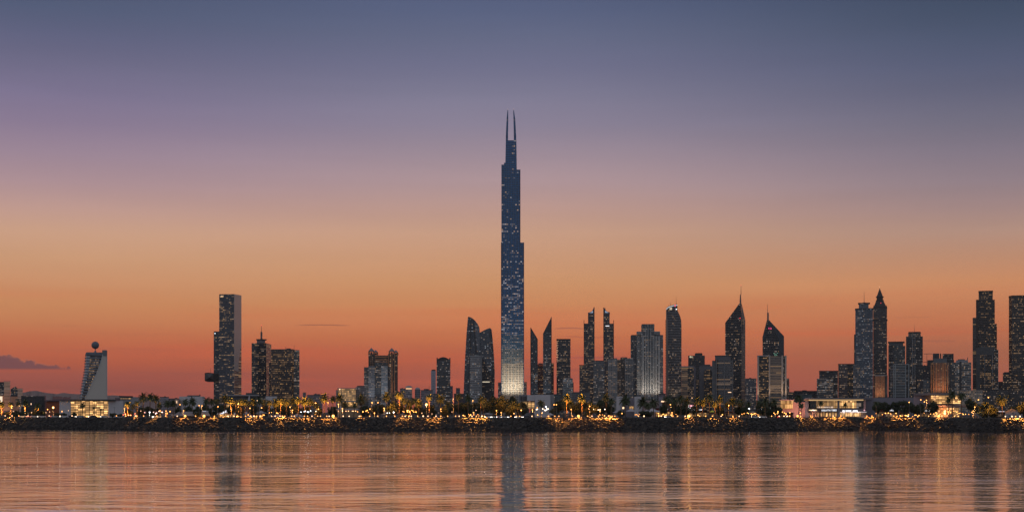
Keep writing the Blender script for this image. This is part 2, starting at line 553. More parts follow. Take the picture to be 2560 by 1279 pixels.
# ================================================================== SLAB TOWER + LINK BLOCK
t = T('slab_tower', 'tallest slab tower on the left side, dark banded front and plain pale right flank', 'skyscraper', 575, 2000)
f = t.fac(3.2, 3.75, wall='#3c4452', glass='#0b0f15', fw=.95, fh=.6, p=(.24, .15), s=.75, cool=.15, H=250 * t.kz)
A, B_, C_, D_ = (548, 3), (585.2, -4), (603, 30), (566, 38)
t.prism('shaft', [A, B_, C_, D_], [735, 735, 733, 735], None, f)
def flank(name, pts, mat):
    m = MB(); u = 0
    P = [((t.x(B_[0], B_[1]) + (t.x(C_[0], C_[1]) - t.x(B_[0], B_[1])) * s_ + .35), B_[1] + (C_[1] - B_[1]) * s_ - .2, t.z(y_), s_) for s_, y_ in pts]
    m.face([p[:3] for p in P], [(p[3] * 38, p[2]) for p in P]); back = [(p[0] - .3, p[1] + .15, p[2]) for p in P]
    m.face([p for p in reversed(back)])
    n = len(P)
    for i in range(n):
        j = (i + 1) % n
        m.face([P[i][:3], back[i], back[j], P[j][:3]])
    return m.build(name, mat, t.o)
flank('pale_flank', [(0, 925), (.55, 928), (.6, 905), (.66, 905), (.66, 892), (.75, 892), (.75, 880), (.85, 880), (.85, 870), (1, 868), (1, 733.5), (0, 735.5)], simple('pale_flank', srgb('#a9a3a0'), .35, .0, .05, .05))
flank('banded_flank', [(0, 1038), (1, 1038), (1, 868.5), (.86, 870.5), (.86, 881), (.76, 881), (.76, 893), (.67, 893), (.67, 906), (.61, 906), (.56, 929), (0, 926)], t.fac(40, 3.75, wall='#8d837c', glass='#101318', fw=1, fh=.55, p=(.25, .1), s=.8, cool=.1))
marks(t, 'sign_letters', 550.5, 559.5, 738.5, 742.5, 4, glow('amber_sign', (1, .6, .3), 1.2, False), d=1.2, seed=5)
t.box('roof_plant', 570, 584, 733.6, 735, CORN, 8, 20)
t = T('slim_tower', 'slim dark tower half hidden behind the slab tower, pierced by a cantilevered block', 'skyscraper', 541, 2200)
f = t.fac(4, 4.4, wall='#39434c', glass='#1b232b', fw=.9, fh=.55, p=(.2, .12), s=.6, cool=.4)
t.box('shaft', 534.3, 556, 829, None, f, 0, 40)
t.box('crown', 535, 548, 827.6, 829, CORN, 2, 30)
t.beacon(537.5, 833, COLD, 1.0, -1)
t.plate('cantilever_block', [(512, 951), (512, 932), (520, 931), (548, 934), (548, 953), (520, 953)], simple('black_cladding', srgb('#17191c'), .5), -8, 30)
m = MB(); X0, X1, Z0, Z1 = t.x(513.2), t.x(533.4), t.z(949.6), t.z(933.6); xm, zm = (X0 + X1) / 2 + .5, (Z0 + Z1) / 2 - 1
for a_, b_ in (((X0, Z0), (X1, Z0)), ((X1, Z0), (X1, Z1)), ((X1, Z1), (X0, Z1)), ((X0, Z1), (X0, Z0))):
    m.face([(a_[0], -8.3, a_[1]), (b_[0], -8.3, b_[1]), (xm, -11, zm)])
m.build('glazed_end', simple('end_glass', srgb('#4c4b4e'), .25, .3), t.o)
m = MB()
for a_ in ((X0, Z0), (X1, Z0), (X1, Z1), (X0, Z1)):
    dx, dz = xm - a_[0], zm - a_[1]
    L_ = math.hypot(dx, dz); nx, nz = -dz / L_ * .35, dx / L_ * .35
    m.face([(a_[0] + nx, -8.5, a_[1] + nz), (a_[0] - nx, -8.5, a_[1] - nz), (xm - nx, -11.2, zm - nz), (xm + nx, -11.2, zm + nz)])
m.build('end_struts', CORN, t.o)
t.mast('aerial', 526, 932, 919, MAST, .8, .4)
t = T('podium', 'long low dark podium with a white triangular fin beside the slab tower', 'building', 605, 1500)
t.box('wall', 558, 645, 989, None, DARKC, 0, 40)
t.box('roof_edge', 555, 648, 986, 989, GREYW, -2, 42)
t.plate('white_fin', [(619, 1003), (622, 989), (624, 989), (626, 1003)], WHITE, -4, -2.5)
t.box('lower_ledge', 618, 645, 1000, 1002.5, GREYW, -5, 0)
t.box('rooftop_box', 615, 630, 981, 986, DARKC, 4, 20)

# ================================================================== MAST TOWER AND BROWN TOWER
t = T('mast_tower', 'dark square tower with a pale penthouse and a tall ribbed mast', 'skyscraper', 653, 2100)
t.prism('shaft', [(629, 4), (665.5, -3), (678, 26), (641, 34)], [857, 857, 858, 857], None, t.fac(3.2, 4.6, wall='#343b42', glass='#14191e', fw=.85, fh=.5, p=(.35, .12), s=.7, cool=.25))
t.prism('lit_flank', [(665.8, -3.6), (678.4, 25.4), (678.2, 26.2), (665.2, -2.6)], [857.5, 858.5, 858.5, 857.5], None, t.fac(3, 4.2, wall='#7f7570', glass='#3b3330', fw=1, fh=.5, p=(.5, .3), s=.6, cool=.2))
t.box('penthouse', 642, 663, 848, 857, simple('penthouse_panel', srgb('#7c7478'), .7), 5, 24)
t.box('penthouse_eaves', 640.5, 666.5, 846.6, 848, CORN, 3, 26)
t.mast('mast', 653.5, 847, 828, MAST, 4.6, 4.0)
t.mast('aerial', 653.8, 828, 812.5, MAST, 1.6, .8)
m = MB()
for y in range(830, 846, 3):
    m.box(t.x(650.6), t.x(656.4), 7, 13, t.z(y + .6), t.z(y))
m.build('mast_rings', BANDG, t.o)
t.beacon(653.8, 812, RED, .9)
t.box('side_wing', 672.5, 677.5, 906, None, t.fac(3, 4.6, wall='#30363c', glass='#14181c', p=(.3, .2), s=.6), -12, -4)
t = T('brown_tower', 'broad brown office tower with many amber lit floors beside the mast tower', 'skyscraper', 713, 2050)
fbm = dict(wall='#4a3d38', glass='#191413', fw=.86, fh=.5, s=.75, cool=.05)
t.prism('shaft', [(678, 6), (732, -3), (737, 10), (734, 30), (684, 34)], 872, None, t.fac(3, 4.6, p=(.42, .34), **fbm), )
t.box('front_wing', 700, 730.5, 908, None, t.fac(3, 4.6, wall='#26211f', glass='#121011', fw=.8, fh=.6, p=(.36, .2), s=.7, cool=.05), -9, -3)
t.prism('glass_wing', [(734.5, 2), (748.8, 8), (748.8, 30), (734.5, 30)], 873.5, None, t.fac(3, 4.6, wall='#5a5f60', glass='#23282a', fw=.85, fh=.55, p=(.5, .4), s=.8, cool=.4))
t.mast('aerial', 714, 872, 865, MAST, 1.2, .6); t.mast('aerial', 735.5, 873, 861, MAST, 1.0, .5)
t.box('roof_plant', 716, 727, 869.5, 872, CORN, 8, 20)

# ================================================================== CENTRE-LEFT LOW
t = T('lit_office', 'low wide office block with bright cream floors left of the twin-turret hotel', 'building', 868, 1350)
t.box('wall', 845, 889, 971, None, t.fac(3.4, 5.2, wall='#8b8070', glass='#3b3a34', fw=.8, fh=.6, p=(1.6, 1.2), s=.8, cool=.25))
t.box('cornice', 843.5, 890.5, 969.3, 971, GREYW, -1, 29)
t.box('wing', 840, 845, 974, None, GREYW, 3, 24)
t.box('annex', 889.5, 913, 966, None, t.fac(3, 5, wall='#6b6566', glass='#2c2c2e', p=(.3, .2), s=.6), 4, 30)
t.box('annex_roof', 893, 912, 963, 966, DARKC, 8, 24)
t.beacon(849.5, 972.5, WARN, 1.6, -1.5)
t = T('villa', 'small villa with a yellow lit curtain-glass front under a curved roof', 'building', 874, 880)
t.box('wall', 852, 896, 1003, None, simple('sand_render', srgb('#9c8468'), .8), 0, 16)
t.box('lit_glazing', 857, 892, 1004.5, 1015, t.fac(3.4, 5, wall='#6b5a20', glass='#4c4018', fw=.9, fh=.92, p=(3, 3), s=1.2, cool=0, sample=True), -.5, 0)
t.plate('curved_roof', [(850, 1004.5), (856, 1002.6), (866, 1001.4), (880, 1001.2), (892, 1002.2), (898, 1004)], GREYW, -2, 17)

# ================================================================== TWIN TURRET HOTEL
t = T('turret_hotel', 'tan and glass hotel tower with two pairs of pyramid-capped turrets', 'hotel tower', 957, 2050)
tan = TAN
fh_ = t.fac(3.6, 5, wall='#3c3430', glass='#161618', fw=.7, fh=.6, p=(.3, .2), s=.7, cool=.3)
t.box('body', 936, 972, 887.5, None, fh_, 2, 30)
for (xa, xb, yt) in ((921, 937, 878), (970, 986, 878), (986, 994.5, 881)):
    t.box('corner_shaft', xa, xb, yt + 6, None, t.fac(4, 5, wall='#3a322e', glass='#141416', fw=.6, fh=.6, p=(.3, .25), s=.7, cool=.2), 0, 28)
t.box('tan_frame', 937, 971, 890, 893, tan, .8, 1.9)
t.box('tan_frame', 937, 971, 897, 900, tan, .8, 1.9)
t.box('tan_frame', 937, 971, 903, 905, tan, .8, 1.9)
t.fins('tan_pier', [971.5, 980, 986.5], 884, None, 1.7, tan, .9)
t.fins('tan_pier', [922, 927, 932], 895, None, 1.0, tan, .9)
amb = glow('amber_strip', (1, .5, .22), .55, False)
m = MB()
for y in arange(910, 985, 4.2):
    m.box(t.x(973.5), t.x(977.5), -.7, -.3, t.z(y + 1.3), t.z(y))
m.build('amber_windows', amb, t.o)
for (xc, hw, ye, yp, d) in ((928.5, 7, 877.5, 868, 3), (939, 5.5, 879.5, 872.5, 14), (979.5, 7, 877.5, 868, 3), (990, 5.5, 880, 872.5, 14)):
    m = MB()
    for sx in (-1, 1):
        for dd in (0, 2 * hw * t.kx - 2.5):
            a_ = t.x(xc + sx * (hw - 1.2))
            m.box(a_ - 1.2, a_ + 1.2, d + dd, d + dd + 2.4, t.z(886), t.z(ye))
    k = m.build('turret', tan, t.o)
    m = MB()
    a_, b_ = t.x(xc - hw), t.x(xc + hw)
    q = [(a_, d - .6), (b_, d - .6), (b_, d + b_ - a_), (a_, d + b_ - a_)]
    mid = ((a_ + b_) / 2, d + (b_ - a_) / 2)
    m.prism(q, t.z(ye), t.z(ye - 1.2), 0)
    m.prism(q, t.z(ye - 1.2), t.z(yp), 0, top=[(mid[0] - .1, mid[1] - .1), (mid[0] + .1, mid[1] - .1), (mid[0] + .1, mid[1] + .1), (mid[0] - .1, mid[1] + .1)])
    m.build('pyramid_roof', simple('grey_metal_roof', srgb('#6c6e74'), .5, .2), k)
    m = MB(); m.box(t.x(xc - 2.4), t.x(xc + 2.4), d + .2, d + 5, t.z(ye + 6), t.z(ye + 1.5)); m.build('lantern_room', simple('turret_core', srgb('#5a443c'), .8), k)
for px in (974, 983):
    t.spot(px, 1000, px, 950, 8000, (1., .55, .28), d=-12, ang=50)
t = T('stepped_tower', 'grey stepped apartment tower standing in front of the twin-turret hotel', 'apartment tower', 944, 1750)
k_ = dict(s=.75, cool=.45, fw=.62, fh=.5)
t.box('left_wing', 910, 921, 917, None, t.fac(3, 4.2, wall='#565656', glass='#202428', p=(.25, .12), **k_), 2, 28)
t.box('light_bay', 921, 937, 914.5, None, t.fac(3.2, 4.2, wall='#6c6f74', glass='#2a2d31', p=(.55, .2), **k_), 0, 28)
t.box('dark_bay', 937, 953, 906, None, t.fac(3, 4.2, wall='#3f4448', glass='#181c20', p=(.5, .2), **k_), 1.5, 28)
t.box('glass_bay', 953, 969, 914, None, t.fac(2.2, 4.2, wall='#7a8288', glass='#262b30', p=(.6, .25), **k_), 0, 28)
t.box('right_wing', 969, 977, 916, None, t.fac(3, 4.2, wall='#30343a', glass='#14181c', p=(.3, .1), **k_), 3, 28)
t.box('roof_plant', 937, 967, 904.5, 913, t.fac(3, 3, wall='#3f4448', glass='#181c20', p=(0, 0)), 9, 24)
for px in (929, 961):
    t.spot(px, 1000, px, 965, 5000, (.85, .9, 1.), d=-12, ang=90)

# domed and small buildings
t = T('domed_building', 'round grey building with a glowing band under a wide dome', 'building', 1022, 1700)
m = MB(); m.cyl(t.x(1022), 14, 0, t.z(972), 8.6 * t.kx, 8.6 * t.kx, 20); m.build('drum', t.fac(3, 4.5, wall='#6a6a72', glass='#2a2c30', p=(.3, .3), s=.6), t.o)
m = MB(); m.cyl(t.x(1022), 14, t.z(972), t.z(968.4), 7.2 * t.kx, 7.2 * t.kx, 20); m.build('lit_band', glow('dome_glow', (1, .55, .25), .8, False), t.o)
m = MB(); m.cyl(t.x(1022), 14, t.z(968.4), t.z(967.2), 9.4 * t.kx, 9.2 * t.kx, 24); m.ball(t.x(1022), 14, t.z(967.2), 8.6 * t.kx, 24, 6, sz=.52, half=True); m.build('dome', GREYW, t.o)
t = T('domed_building', 'smaller grey domed building right of the glowing dome', 'building', 1044, 1750)
m = MB(); m.cyl(t.x(1044), 14, 0, t.z(972), 7 * t.kx, 7 * t.kx, 18); m.build('drum', t.fac(3, 4.5, wall='#62646c', glass='#2a2c30', p=(.15, .1), s=.5), t.o)
m = MB(); m.ball(t.x(1044), 14, t.z(972), 6.4 * t.kx, 20, 6, sz=.75, half=True); m.build('dome', GREYW, t.o)
LOWS = [
    # x0, x1, ytop, D, wall, p, label
    (1000, 1014, 971, 1650, '#6a6a72', .4, 'small pale block with lit windows left of the domed buildings'),
    (1052, 1082, 975, 1900, '#77737c', .08, 'plain pale low block between the domes and the arched-top tower'),
    (1060, 1072, 972, 2000, '#6b6870', .05, 'small grey box rising behind the plain pale low block'),
    (1082, 1105, 984, 1400, '#4b4f55', .2, 'dark low block at the foot of the arched-top tower'),
    (1126, 1132, 965, 2600, '#4e5866', .1, 'far slim grey block just right of the arched-top tower'),
    (1140, 1150, 970, 2700, '#4c545e', .1, 'far small grey block standing alone left of the sail-shaped towers'),
    (1135, 1160, 984, 1900, '#4a3f45', .05, 'low dark block below the lone far block'),
    (1245, 1254, 956, 2700, '#52525a', .5, 'narrow banded block peeping out left of the tallest tower'),
    (1306, 1317, 955, 2700, '#8a7468', .6, 'narrow banded block peeping out right of the tallest tower'),
    (757, 765, 981, 1800, '#6d6a72', .1, 'small grey box standing alone right of the brown tower'),
    (768, 806, 987, 1500, '#6f6870', .05, 'pale low block right of the small grey box'),
    (785, 800, 985, 1700, '#6a6368', .05, 'low mauve block behind the pale low block'),
    (288, 300, 995, 1300, '#7a6f78', .2, 'small mauve block beside the ball tower foot'),
    (400, 422, 992, 1300, '#8a828a', .03, 'small pale block between palms left of the white civic building'),
    (422, 450, 996, 1200, '#84797f', .03, 'low mauve wall block joined by eye to the white civic building'),
    (347, 360, 994, 1250, '#6d6c74', .6, 'low block with a few bright windows behind the tall palms'),
    (1973, 1985, 980, 2300, '#2c3036', .2, 'low dark block right of the pier-fronted building'),
    (1985, 2042, 977, 2200, '#25292e', .06, 'long low dark block between the short spire tower and the mall'),
    (1996, 2030, 986, 1600, '#3b4a50', .04, 'low teal-grey block in front of the long dark block'),
    (1863, 1891, 946, 1900, '#5a5c64', .35, 'grey apartment block between the two spire towers'),
    (1430, 1475, 980, 1300, '#55575c', .04, 'low grey rooftop block below the flat-topped dark tower'),
    (1384, 1402, 985, 1350, '#3e4d52', .1, 'low teal-grey block below the knife-edged towers'),
    (2293, 2308, 947, 1900, '#3b3a3e', .4, 'mid-rise beige block right of the tower with the twin shoulders'),
    (2308, 2324, 948, 1850, '#5a5f64', .2, 'mid-rise grey block left of the copper-lit tower'),
    (2304, 2322, 914, 2500, '#2f3034', .05, 'dark unlit block behind the mid-rise grey block'),
    (2388, 2457, 976, 1500, '#7a736c', .0, 'LIT'),
    (2458, 2520, 974, 1550, '#3a3b3d', .15, 'long low dark block below the stepped black tower'),
    (2520, 2600, 972, 1550, '#38383a', .15, 'long low dark block at the right frame edge'),
    (2496, 2508, 954, 2300, '#241f20', .05, 'small dark block in the gap left of the frame-edge tower'),
    (1645, 1664, 984, 1500, '#6a5f66', .0, 'low mauve block in the gap beside the banded tower'),
    (-30, 2, 1000, 1100, '#8a6a58', .2, 'low tan block cut by the left frame edge'),
]
for (x0, x1, yt, D, wl, pp, lab) in LOWS:
    if lab == 'LIT':
        t = T('apartment_block', 'low grey block with a grid of small lit windows right of the glowing rotunda', 'apartment block', (x0 + x1) / 2, D)
        t.box('wall', x0, x1, yt, None, t.fac(4.4, 4.2, wall='#85807a', glass='#2a2624', fw=.6, fh=.6, p=(.9, .8), s=.7, cool=.2), 0, 20)
        t.box('parapet', x0 - 1, x1 + 1, yt - 1.3, yt, GREYW, -.6, 21)
        continue
    t = T('low_block', lab, 'building', (x0 + x1) / 2, D)
    t.box('wall', x0, x1, yt, None, t.fac(3.2, 4.4, wall=wl, glass='#1c1e22', fw=.7, fh=.5, p=(pp, pp * .8), s=.75, cool=.4), 0, 22)
    t.box('parapet', x0 - .5, x1 + .5, yt - .9, yt, DARKC, -.4, 22.4)
    rr = random.Random(int(x0 * 7))
    w = (x1 - x0)
    if w > 12:
        xx = x0 + w * rr.uniform(.15, .6)
        t.box('roof_plant', xx, xx + w * .2, yt - 2.6, yt - .9, DARKC, 5, 14)

# ================================================================== ARCHED-TOP TOWER
t = T('slim_tower', 'slim pale plain tower with a dark cap left of the arched-top tower', 'skyscraper', 1084, 2500)
t.box('shaft', 1077.5, 1089.5, 926, None, t.fac(12, 4, wall='#8d8d98', glass='#70717c', fw=.5, fh=.3, p=(.0, .0)), 0, 20)
t.box('cap', 1079, 1089, 923, 926, CORN, 1, 18)
t.mast('side_spire', 1074.5, 985, 964, MAST, 1.6, .5)
t = T('arched_tower', 'dark banded tower with a shallow arched top and small corner horns', 'skyscraper', 1109, 2200)
f = t.fac(3, 4.4, wall='#434b50', glass='#171b1f', fw=.85, fh=.5, p=(.32, .14), s=.75, cool=.6, H=150 * t.kz)
arc = [(1094 + i * 2.8, 897 - 5.2 * math.sin(math.pi * i / 10)) for i in range(11)]
t.plate('shaft', [(1091.5, 1040), (1091.5, 897)] + arc + [(1126, 897), (1126, 1040)], f, 0, 30)
t.plate('crown', [(1094, 900)] + arc + [(1122, 900)], CORN, -.8, 0)
for x in (1091.5, 1123.5):
    t.box('corner_horn', x, x + 2.6, 893.5, 905, CORN, -.8, 3)

# ================================================================== SAIL TWINS
t = T('sail_tower', 'taller curved sail-shaped dark tower peaking on its left edge', 'skyscraper', 1182, 2150)
L1 = [(1158.5, 1040), (1159, 985), (1161, 930), (1163.5, 880), (1166.5, 830), (1170, 791)]
t.plate('body', L1 + [(1174, 791.5), (1181, 795), (1188, 801), (1194, 809), (1198.5, 818), (1200, 840), (1201, 900), (1201, 1040)],
        t.fac(3.2, 4.2, wall='#3e4852', glass='#19212a', fw=.8, fh=.5, p=(.3, .1), s=.65, cool=.7, H=240 * t.kz), 0, 34)
t.plate('edge_fin', [(1172.5, 1040), (1173, 930), (1174.5, 850), (1177, 796), (1178.4, 796.5), (1176.5, 850), (1175, 930), (1174.6, 1040)], CORN, -1.2, 0)
t.plate('front_seam', [(1184, 797), (1189, 850), (1192, 900), (1190, 900), (1187.5, 850), (1183, 797)], CORN, -1.0, 0)
t.plate('glazed_shoulder', [(1185.5, 800), (1194, 810), (1198, 819), (1199.5, 850), (1198.5, 880), (1193, 880), (1190, 850)], t.fac(2.4, 4.2, wall='#5a6068', glass='#343c46', fw=.8, fh=.6, p=(.1, .1), s=.5), -.8, 0)
t = T('sail_tower', 'shorter curved sail-shaped tower peaking near its right edge', 'skyscraper', 1218, 2250)
R1 = [(1225, 819), (1229, 823), (1232, 850), (1235, 890), (1237, 930), (1236, 980), (1235, 1040)]
t.plate('body', [(1199, 1040), (1199, 831), (1208, 826), (1216, 822)] + R1,
        t.fac(3.2, 4.2, wall='#47515a', glass='#222b35', fw=.8, fh=.55, p=(.25, .1), s=.65, cool=.7, H=220 * t.kz), 0, 34)
t.plate('side_strip', [(1225, 820), (1229, 824), (1232, 850), (1234.8, 890), (1236.4, 930), (1235.4, 980), (1234, 1030), (1231, 1030), (1231.5, 980), (1230.5, 930), (1229.5, 890), (1227.5, 850)], t.fac(2.2, 4.2, wall='#34363a', glass='#121418', p=(.25, .1), s=.5, cool=.8), -1.2, 0)
t.plate('dark_triangle', [(1205, 1040), (1205, 892), (1212, 905), (1229, 942), (1231, 1040)], t.fac(3, 4.2, wall='#1e2326', glass='#101416', fw=.8, fh=.5, p=(.3, .1), s=.8, cool=.4, H=60), -6, -1.4)
m = MB(); m.box(t.x(1206), t.x(1224), -6.6, -6.1, t.z(955), t.z(953)); m.build('lit_floor', glow('cool_strip', (1, .85, .6), .7, False), t.o)
t = T('office_slab', 'grey horizontally banded office slab in front of the sail-shaped towers', 'office block', 1189, 1850)
t.box('shaft', 1174.5, 1204.5, 887.5, None, t.fac(3.2, 5.4, wall='#77797d', glass='#26282b', fw=.86, fh=.42, p=(.2, .15), s=.6, cool=.7), 0, 26)
t.box('side_panel', 1201, 1204.8, 887, None, simple('grey_panel', srgb('#6f7276'), .7), -.8, 26.6)
t.box('roof_line', 1174, 1205, 885.5, 887.5, DARKC, -.4, 27)

# ================================================================== KNIFE TOWERS
kf = dict(wall='#40474e', glass='#181d23', fw=.85, fh=.5, s=.6, cool=.7)
t = T('knife_tower', 'shorter knife-edged dark tower whose top slopes down to the right', 'skyscraper', 1335, 2100)
t.plate('shaft', [(1326.3, 1040), (1326.3, 819), (1327.4, 819), (1344.3, 847), (1344.3, 1040)], t.fac(3, 4.3, p=(.3, .08), H=200 * t.kz, **kf), 0, 24)
t.plate('leading_edge', [(1326, 1040), (1326, 818.5), (1327.6, 818.5), (1327.6, 1040)], CORN, -.8, 0)
t.plate('sloped_cap', [(1327.6, 819), (1344.3, 847), (1344.3, 850), (1327.6, 822)], DARKC, -.5, 0)
t.spot(1335, 990, 1335, 970, 1500, (.7, .8, 1.), d=-14, ang=60)
t = T('knife_tower', 'taller knife-edged tower whose top slopes down to the left', 'skyscraper', 1368, 2050)
t.plate('shaft', [(1357.5, 1040), (1357.5, 833), (1378.2, 792), (1379, 792), (1379, 1040)], t.fac(3, 4.3, p=(.4, .1), H=200 * t.kz, **kf), 0, 26)
t.plate('trailing_edge', [(1377.6, 1040), (1377.6, 794), (1379.2, 790.5), (1379.2, 1040)], CORN, -.8, 0)
t.plate('blank_top', [(1358.6, 831.4), (1377.6, 794.5), (1377.6, 831)], simple('dark_panel', srgb('#3a3e44'), .5), -.6, 0)
t.spot(1368, 990, 1368, 972, 3500, (.75, .85, 1.), d=-14, ang=60)
t = T('red_block', 'reddish brown mid-rise with glowing top floor between the knife-edged towers', 'apartment tower', 1364, 2500)
t.box('left_part', 1343, 1359, 914, None, t.fac(4, 4.4, wall='#4a2c26', glass='#1c1413', fw=.7, fh=.5, p=(.5, .35), s=.7, cool=.1), 0, 26)
t.box('right_part', 1376, 1384.5, 907, None, t.fac(4, 4.4, wall='#4a2c26', glass='#1c1413', fw=.9, fh=.5, p=(.4, .4), s=.6, cool=.1), 0, 26)
t.box('link', 1359, 1376, 920, None, DARKC, 2, 24)
t.box('top_floor', 1344, 1359, 909.5, 914, simple('rust_panel', srgb('#a04a34'), .6), 1, 20)
t.box('roof_cap', 1346, 1357, 907, 909.5, CORN, 3, 18)

t = T('flat_tower', 'plain dark flat-topped rectangular tower right of the knife-edged towers', 'skyscraper', 1409, 2150)
t.prism('shaft', [(1391.3, 2), (1395, -1), (1422, -1), (1426.3, 3), (1426.3, 26), (1391.3, 26)], 848, None, t.fac(3.2, 4.4, wall='#35383c', glass='#131619', fw=.85, fh=.5, p=(.34, .12), s=.75, cool=.3))
t.box('roof_band', 1391, 1426.6, 846.5, 850, CORN, -1.3, 26)
t = T('glass_block', 'short pale glass block at the foot of the flat-topped dark tower', 'office block', 1420, 1700)
t.box('shaft', 1407, 1432, 945.5, None, t.fac(2.6, 4.6, wall='#6e7478', glass='#2a3034', fw=.8, fh=.55, p=(.4, .3), s=.7, cool=.7), 0, 22)
t.box('side_bay', 1431, 1434, 955, None, DARKC, 1, 18)
t.box('roof_plant', 1411, 1429, 944, 945.5, GREYW, 3, 18)

# ================================================================== NOTCHED TWINS
nk = dict(wall='#3a3b40', glass='#14161b', fw=.85, fh=.5, s=.75, cool=.25)
t = T('notched_tower', 'left one of the two notched dark towers, its spike on the right', 'skyscraper', 1473, 2300)
t.box('low_half', 1459.5, 1471, 808, None, t.fac(3, 4.2, p=(.4, .3), **nk), 1, 28)
t.box('high_half', 1470, 1485.5, 784, None, t.fac(3, 4.2, p=(.35, .15), **nk), 0, 28)
t.plate('curved_crown', [(1470, 785), (1470, 781), (1475, 780), (1480, 777), (1483, 772), (1484.6, 767), (1486, 767), (1486, 785)], simple('blue_crown', srgb('#2f3b50'), .4), -.5, 20)
t.plate('crown_light', [(1473, 781.8), (1478, 779.6), (1482, 776), (1482.6, 781.8)], glow('cold_crown', (.6, .75, 1), .35, False), -1, -.5)
t.fins('edge_pier', [1460, 1485.6], [800, 768], None, 1.4, CORN, 1.0)
t = T('notched_tower', 'right one of the two notched dark towers, its spike on the left', 'skyscraper', 1521, 2300)
t.box('high_half', 1508.8, 1524, 784, None, t.fac(3, 4.2, p=(.35, .15), **nk), 0, 28)
t.box('low_half', 1523, 1534, 808, None, t.fac(3, 4.2, p=(.4, .3), **nk), 1, 28)
t.plate('curved_crown', [(1524.5, 785), (1524.5, 780), (1519, 779), (1515, 776), (1512, 771), (1511, 768), (1508.6, 768), (1508.6, 785)], simple('blue_crown', srgb('#2f3b50'), .4), -.5, 20)
t.plate('crown_light', [(1522, 781.4), (1517, 779), (1513, 775.6), (1512.6, 781.4)], glow('cold_crown', (.6, .75, 1), .35, False), -1, -.5)
t.fins('edge_pier', [1509, 1534], [768, 800], None, 1.4, CORN, 1.0)
t.mast('aerial', 1513.5, 772, 767, MAST, .8, .5)
t.box('lit_floor', 1514, 1523, 813.4, 815, SIGNW, -.6, 0)
t = T('office_block', 'dark lower block below the left notched tower', 'office block', 1461, 1950)
t.box('shaft', 1448.5, 1475, 913, None, t.fac(3.2, 4.2, wall='#35363a', glass='#15171a', fw=.85, fh=.5, p=(.35, .25), s=.6, cool=.2), 0, 24)
t.box('roof_band', 1448, 1475.6, 911.5, 913, CORN, -.4, 24.4)
t = T('office_block', 'grey block between the feet of the notched towers', 'office block', 1497, 1850)
t.box('shaft', 1483.5, 1511, 902, None, t.fac(3, 4.2, wall='#5d6064', glass='#25282c', fw=.8, fh=.5, p=(.4, .15), s=.7, cool=.5, H=120), 0, 24)
t.box('roof_band', 1485, 1509, 900.3, 902, CORN, .5, 23)

# ================================================================== RIBBED WHITE GROUP
ak = dict(fw=.6, fh=.5, s=.7, cool=.35)
t = T('apartment_tower', 'pale apartment tower with vertical bays below the right notched tower', 'apartment tower', 1536, 1750)
t.box('pale_wing', 1520, 1543, 897, None, t.fac(3.4, 4.2, wall='#77787a', glass='#282b2e', p=(.45, .12), **ak), 0, 26)
t.box('rear_wing', 1543, 1553, 897.5, None, t.fac(4.6, 4.2, wall='#4c4440', glass='#1c1a1a', p=(.8, .7), **ak), 3, 26)
t.box('roof_house', 1526, 1543, 894.5, 897, DARKC, 6, 20)
t.fins('pale_rib', [1521, 1527, 1532, 1538, 1542.6], 899, None, .9, BANDG, .7)
t = T('apartment_tower', 'dark and pale striped apartment tower left of the ribbed white tower', 'apartment tower', 1568, 1800)
t.box('dark_wing', 1551, 1563, 893, None, t.fac(3.4, 4.2, wall='#45413f', glass='#1a1a1b', p=(.4, .25), **ak), 2, 26)
t.box('pale_wing', 1562, 1583, 894.5, None, t.fac(3.4, 4.2, wall='#66686a', glass='#26292c', p=(.5, .2), **ak), 0, 26)
t.fins('pale_rib', [1563, 1569, 1575, 1582], 896, None, .9, BANDG, .7)
t.box('roof_house', 1553, 1568, 892, 893, CORN, 4, 20)
t = T('slim_tower', 'narrow dark tower rising just left of the ribbed white tower', 'skyscraper', 1585, 2100)
t.box('shaft', 1576.5, 1594, 838, None, t.fac(3.2, 4.4, wall='#3a3f44', glass='#15181b', p=(.3, .15), s=.6, cool=.4), 0, 26)
t.box('roof_box', 1578, 1592, 836.3, 838, CORN, 2, 22)
t.fins('pale_rib', [1577, 1585], 846, None, .7, BANDG, .6)
t = T('ribbed_tower', 'bulky stepped tower with many white vertical ribs, lit at its base', 'skyscraper', 1625, 1900)
rk = dict(fw=.66, fh=.5, s=.65, cool=.5)
RIB = simple('white_rib', srgb('#aeb2b6'), .7, var=.08)
t.box('left_wing', 1592, 1605, 827.5, None, t.fac(3.2, 4.5, wall='#6d7276', glass='#23282c', p=(.35, .15), **rk), 3, 34)
t.box('centre', 1603, 1636, 812, None, t.fac(3.6, 4.5, wall='#4d545a', glass='#1b2025', p=(.45, .1), H=180, **rk), 0, 34)
t.box('centre_top', 1604, 1636, 809, 812, DARKC, 3, 24)
t.box('right_wing', 1636, 1649.5, 827.5, None, t.fac(3.2, 4.5, wall='#5b6166', glass='#1f2428', p=(.35, .15), **rk), 2, 34)
t.box('rear_wing', 1649.5, 1658, 836, None, t.fac(3, 4.5, wall='#6b6f74', glass='#2a2e33', p=(.3, .2), **rk), 6, 34)
t.fins('tall_rib', [1614.5, 1620, 1627], 820, None, 1.3, RIB, 1.1)
t.fins('rib', [1605.5, 1609, 1633, 1637.5, 1641, 1645.5, 1649], [840] * 7, None, 1.4, RIB, 1.2)
t.bands('top_band', 1592, 1604.5, [828.5, 831, 834], 1.1, RIB, .5, 20)
t.bands('top_band', 1636.5, 1649.5, [828.5, 831, 834], 1.1, RIB, .5, 20)
t.fins('roof_fins', arange(1606, 1636, 4), 809.5, 822, .8, BANDG, .9)
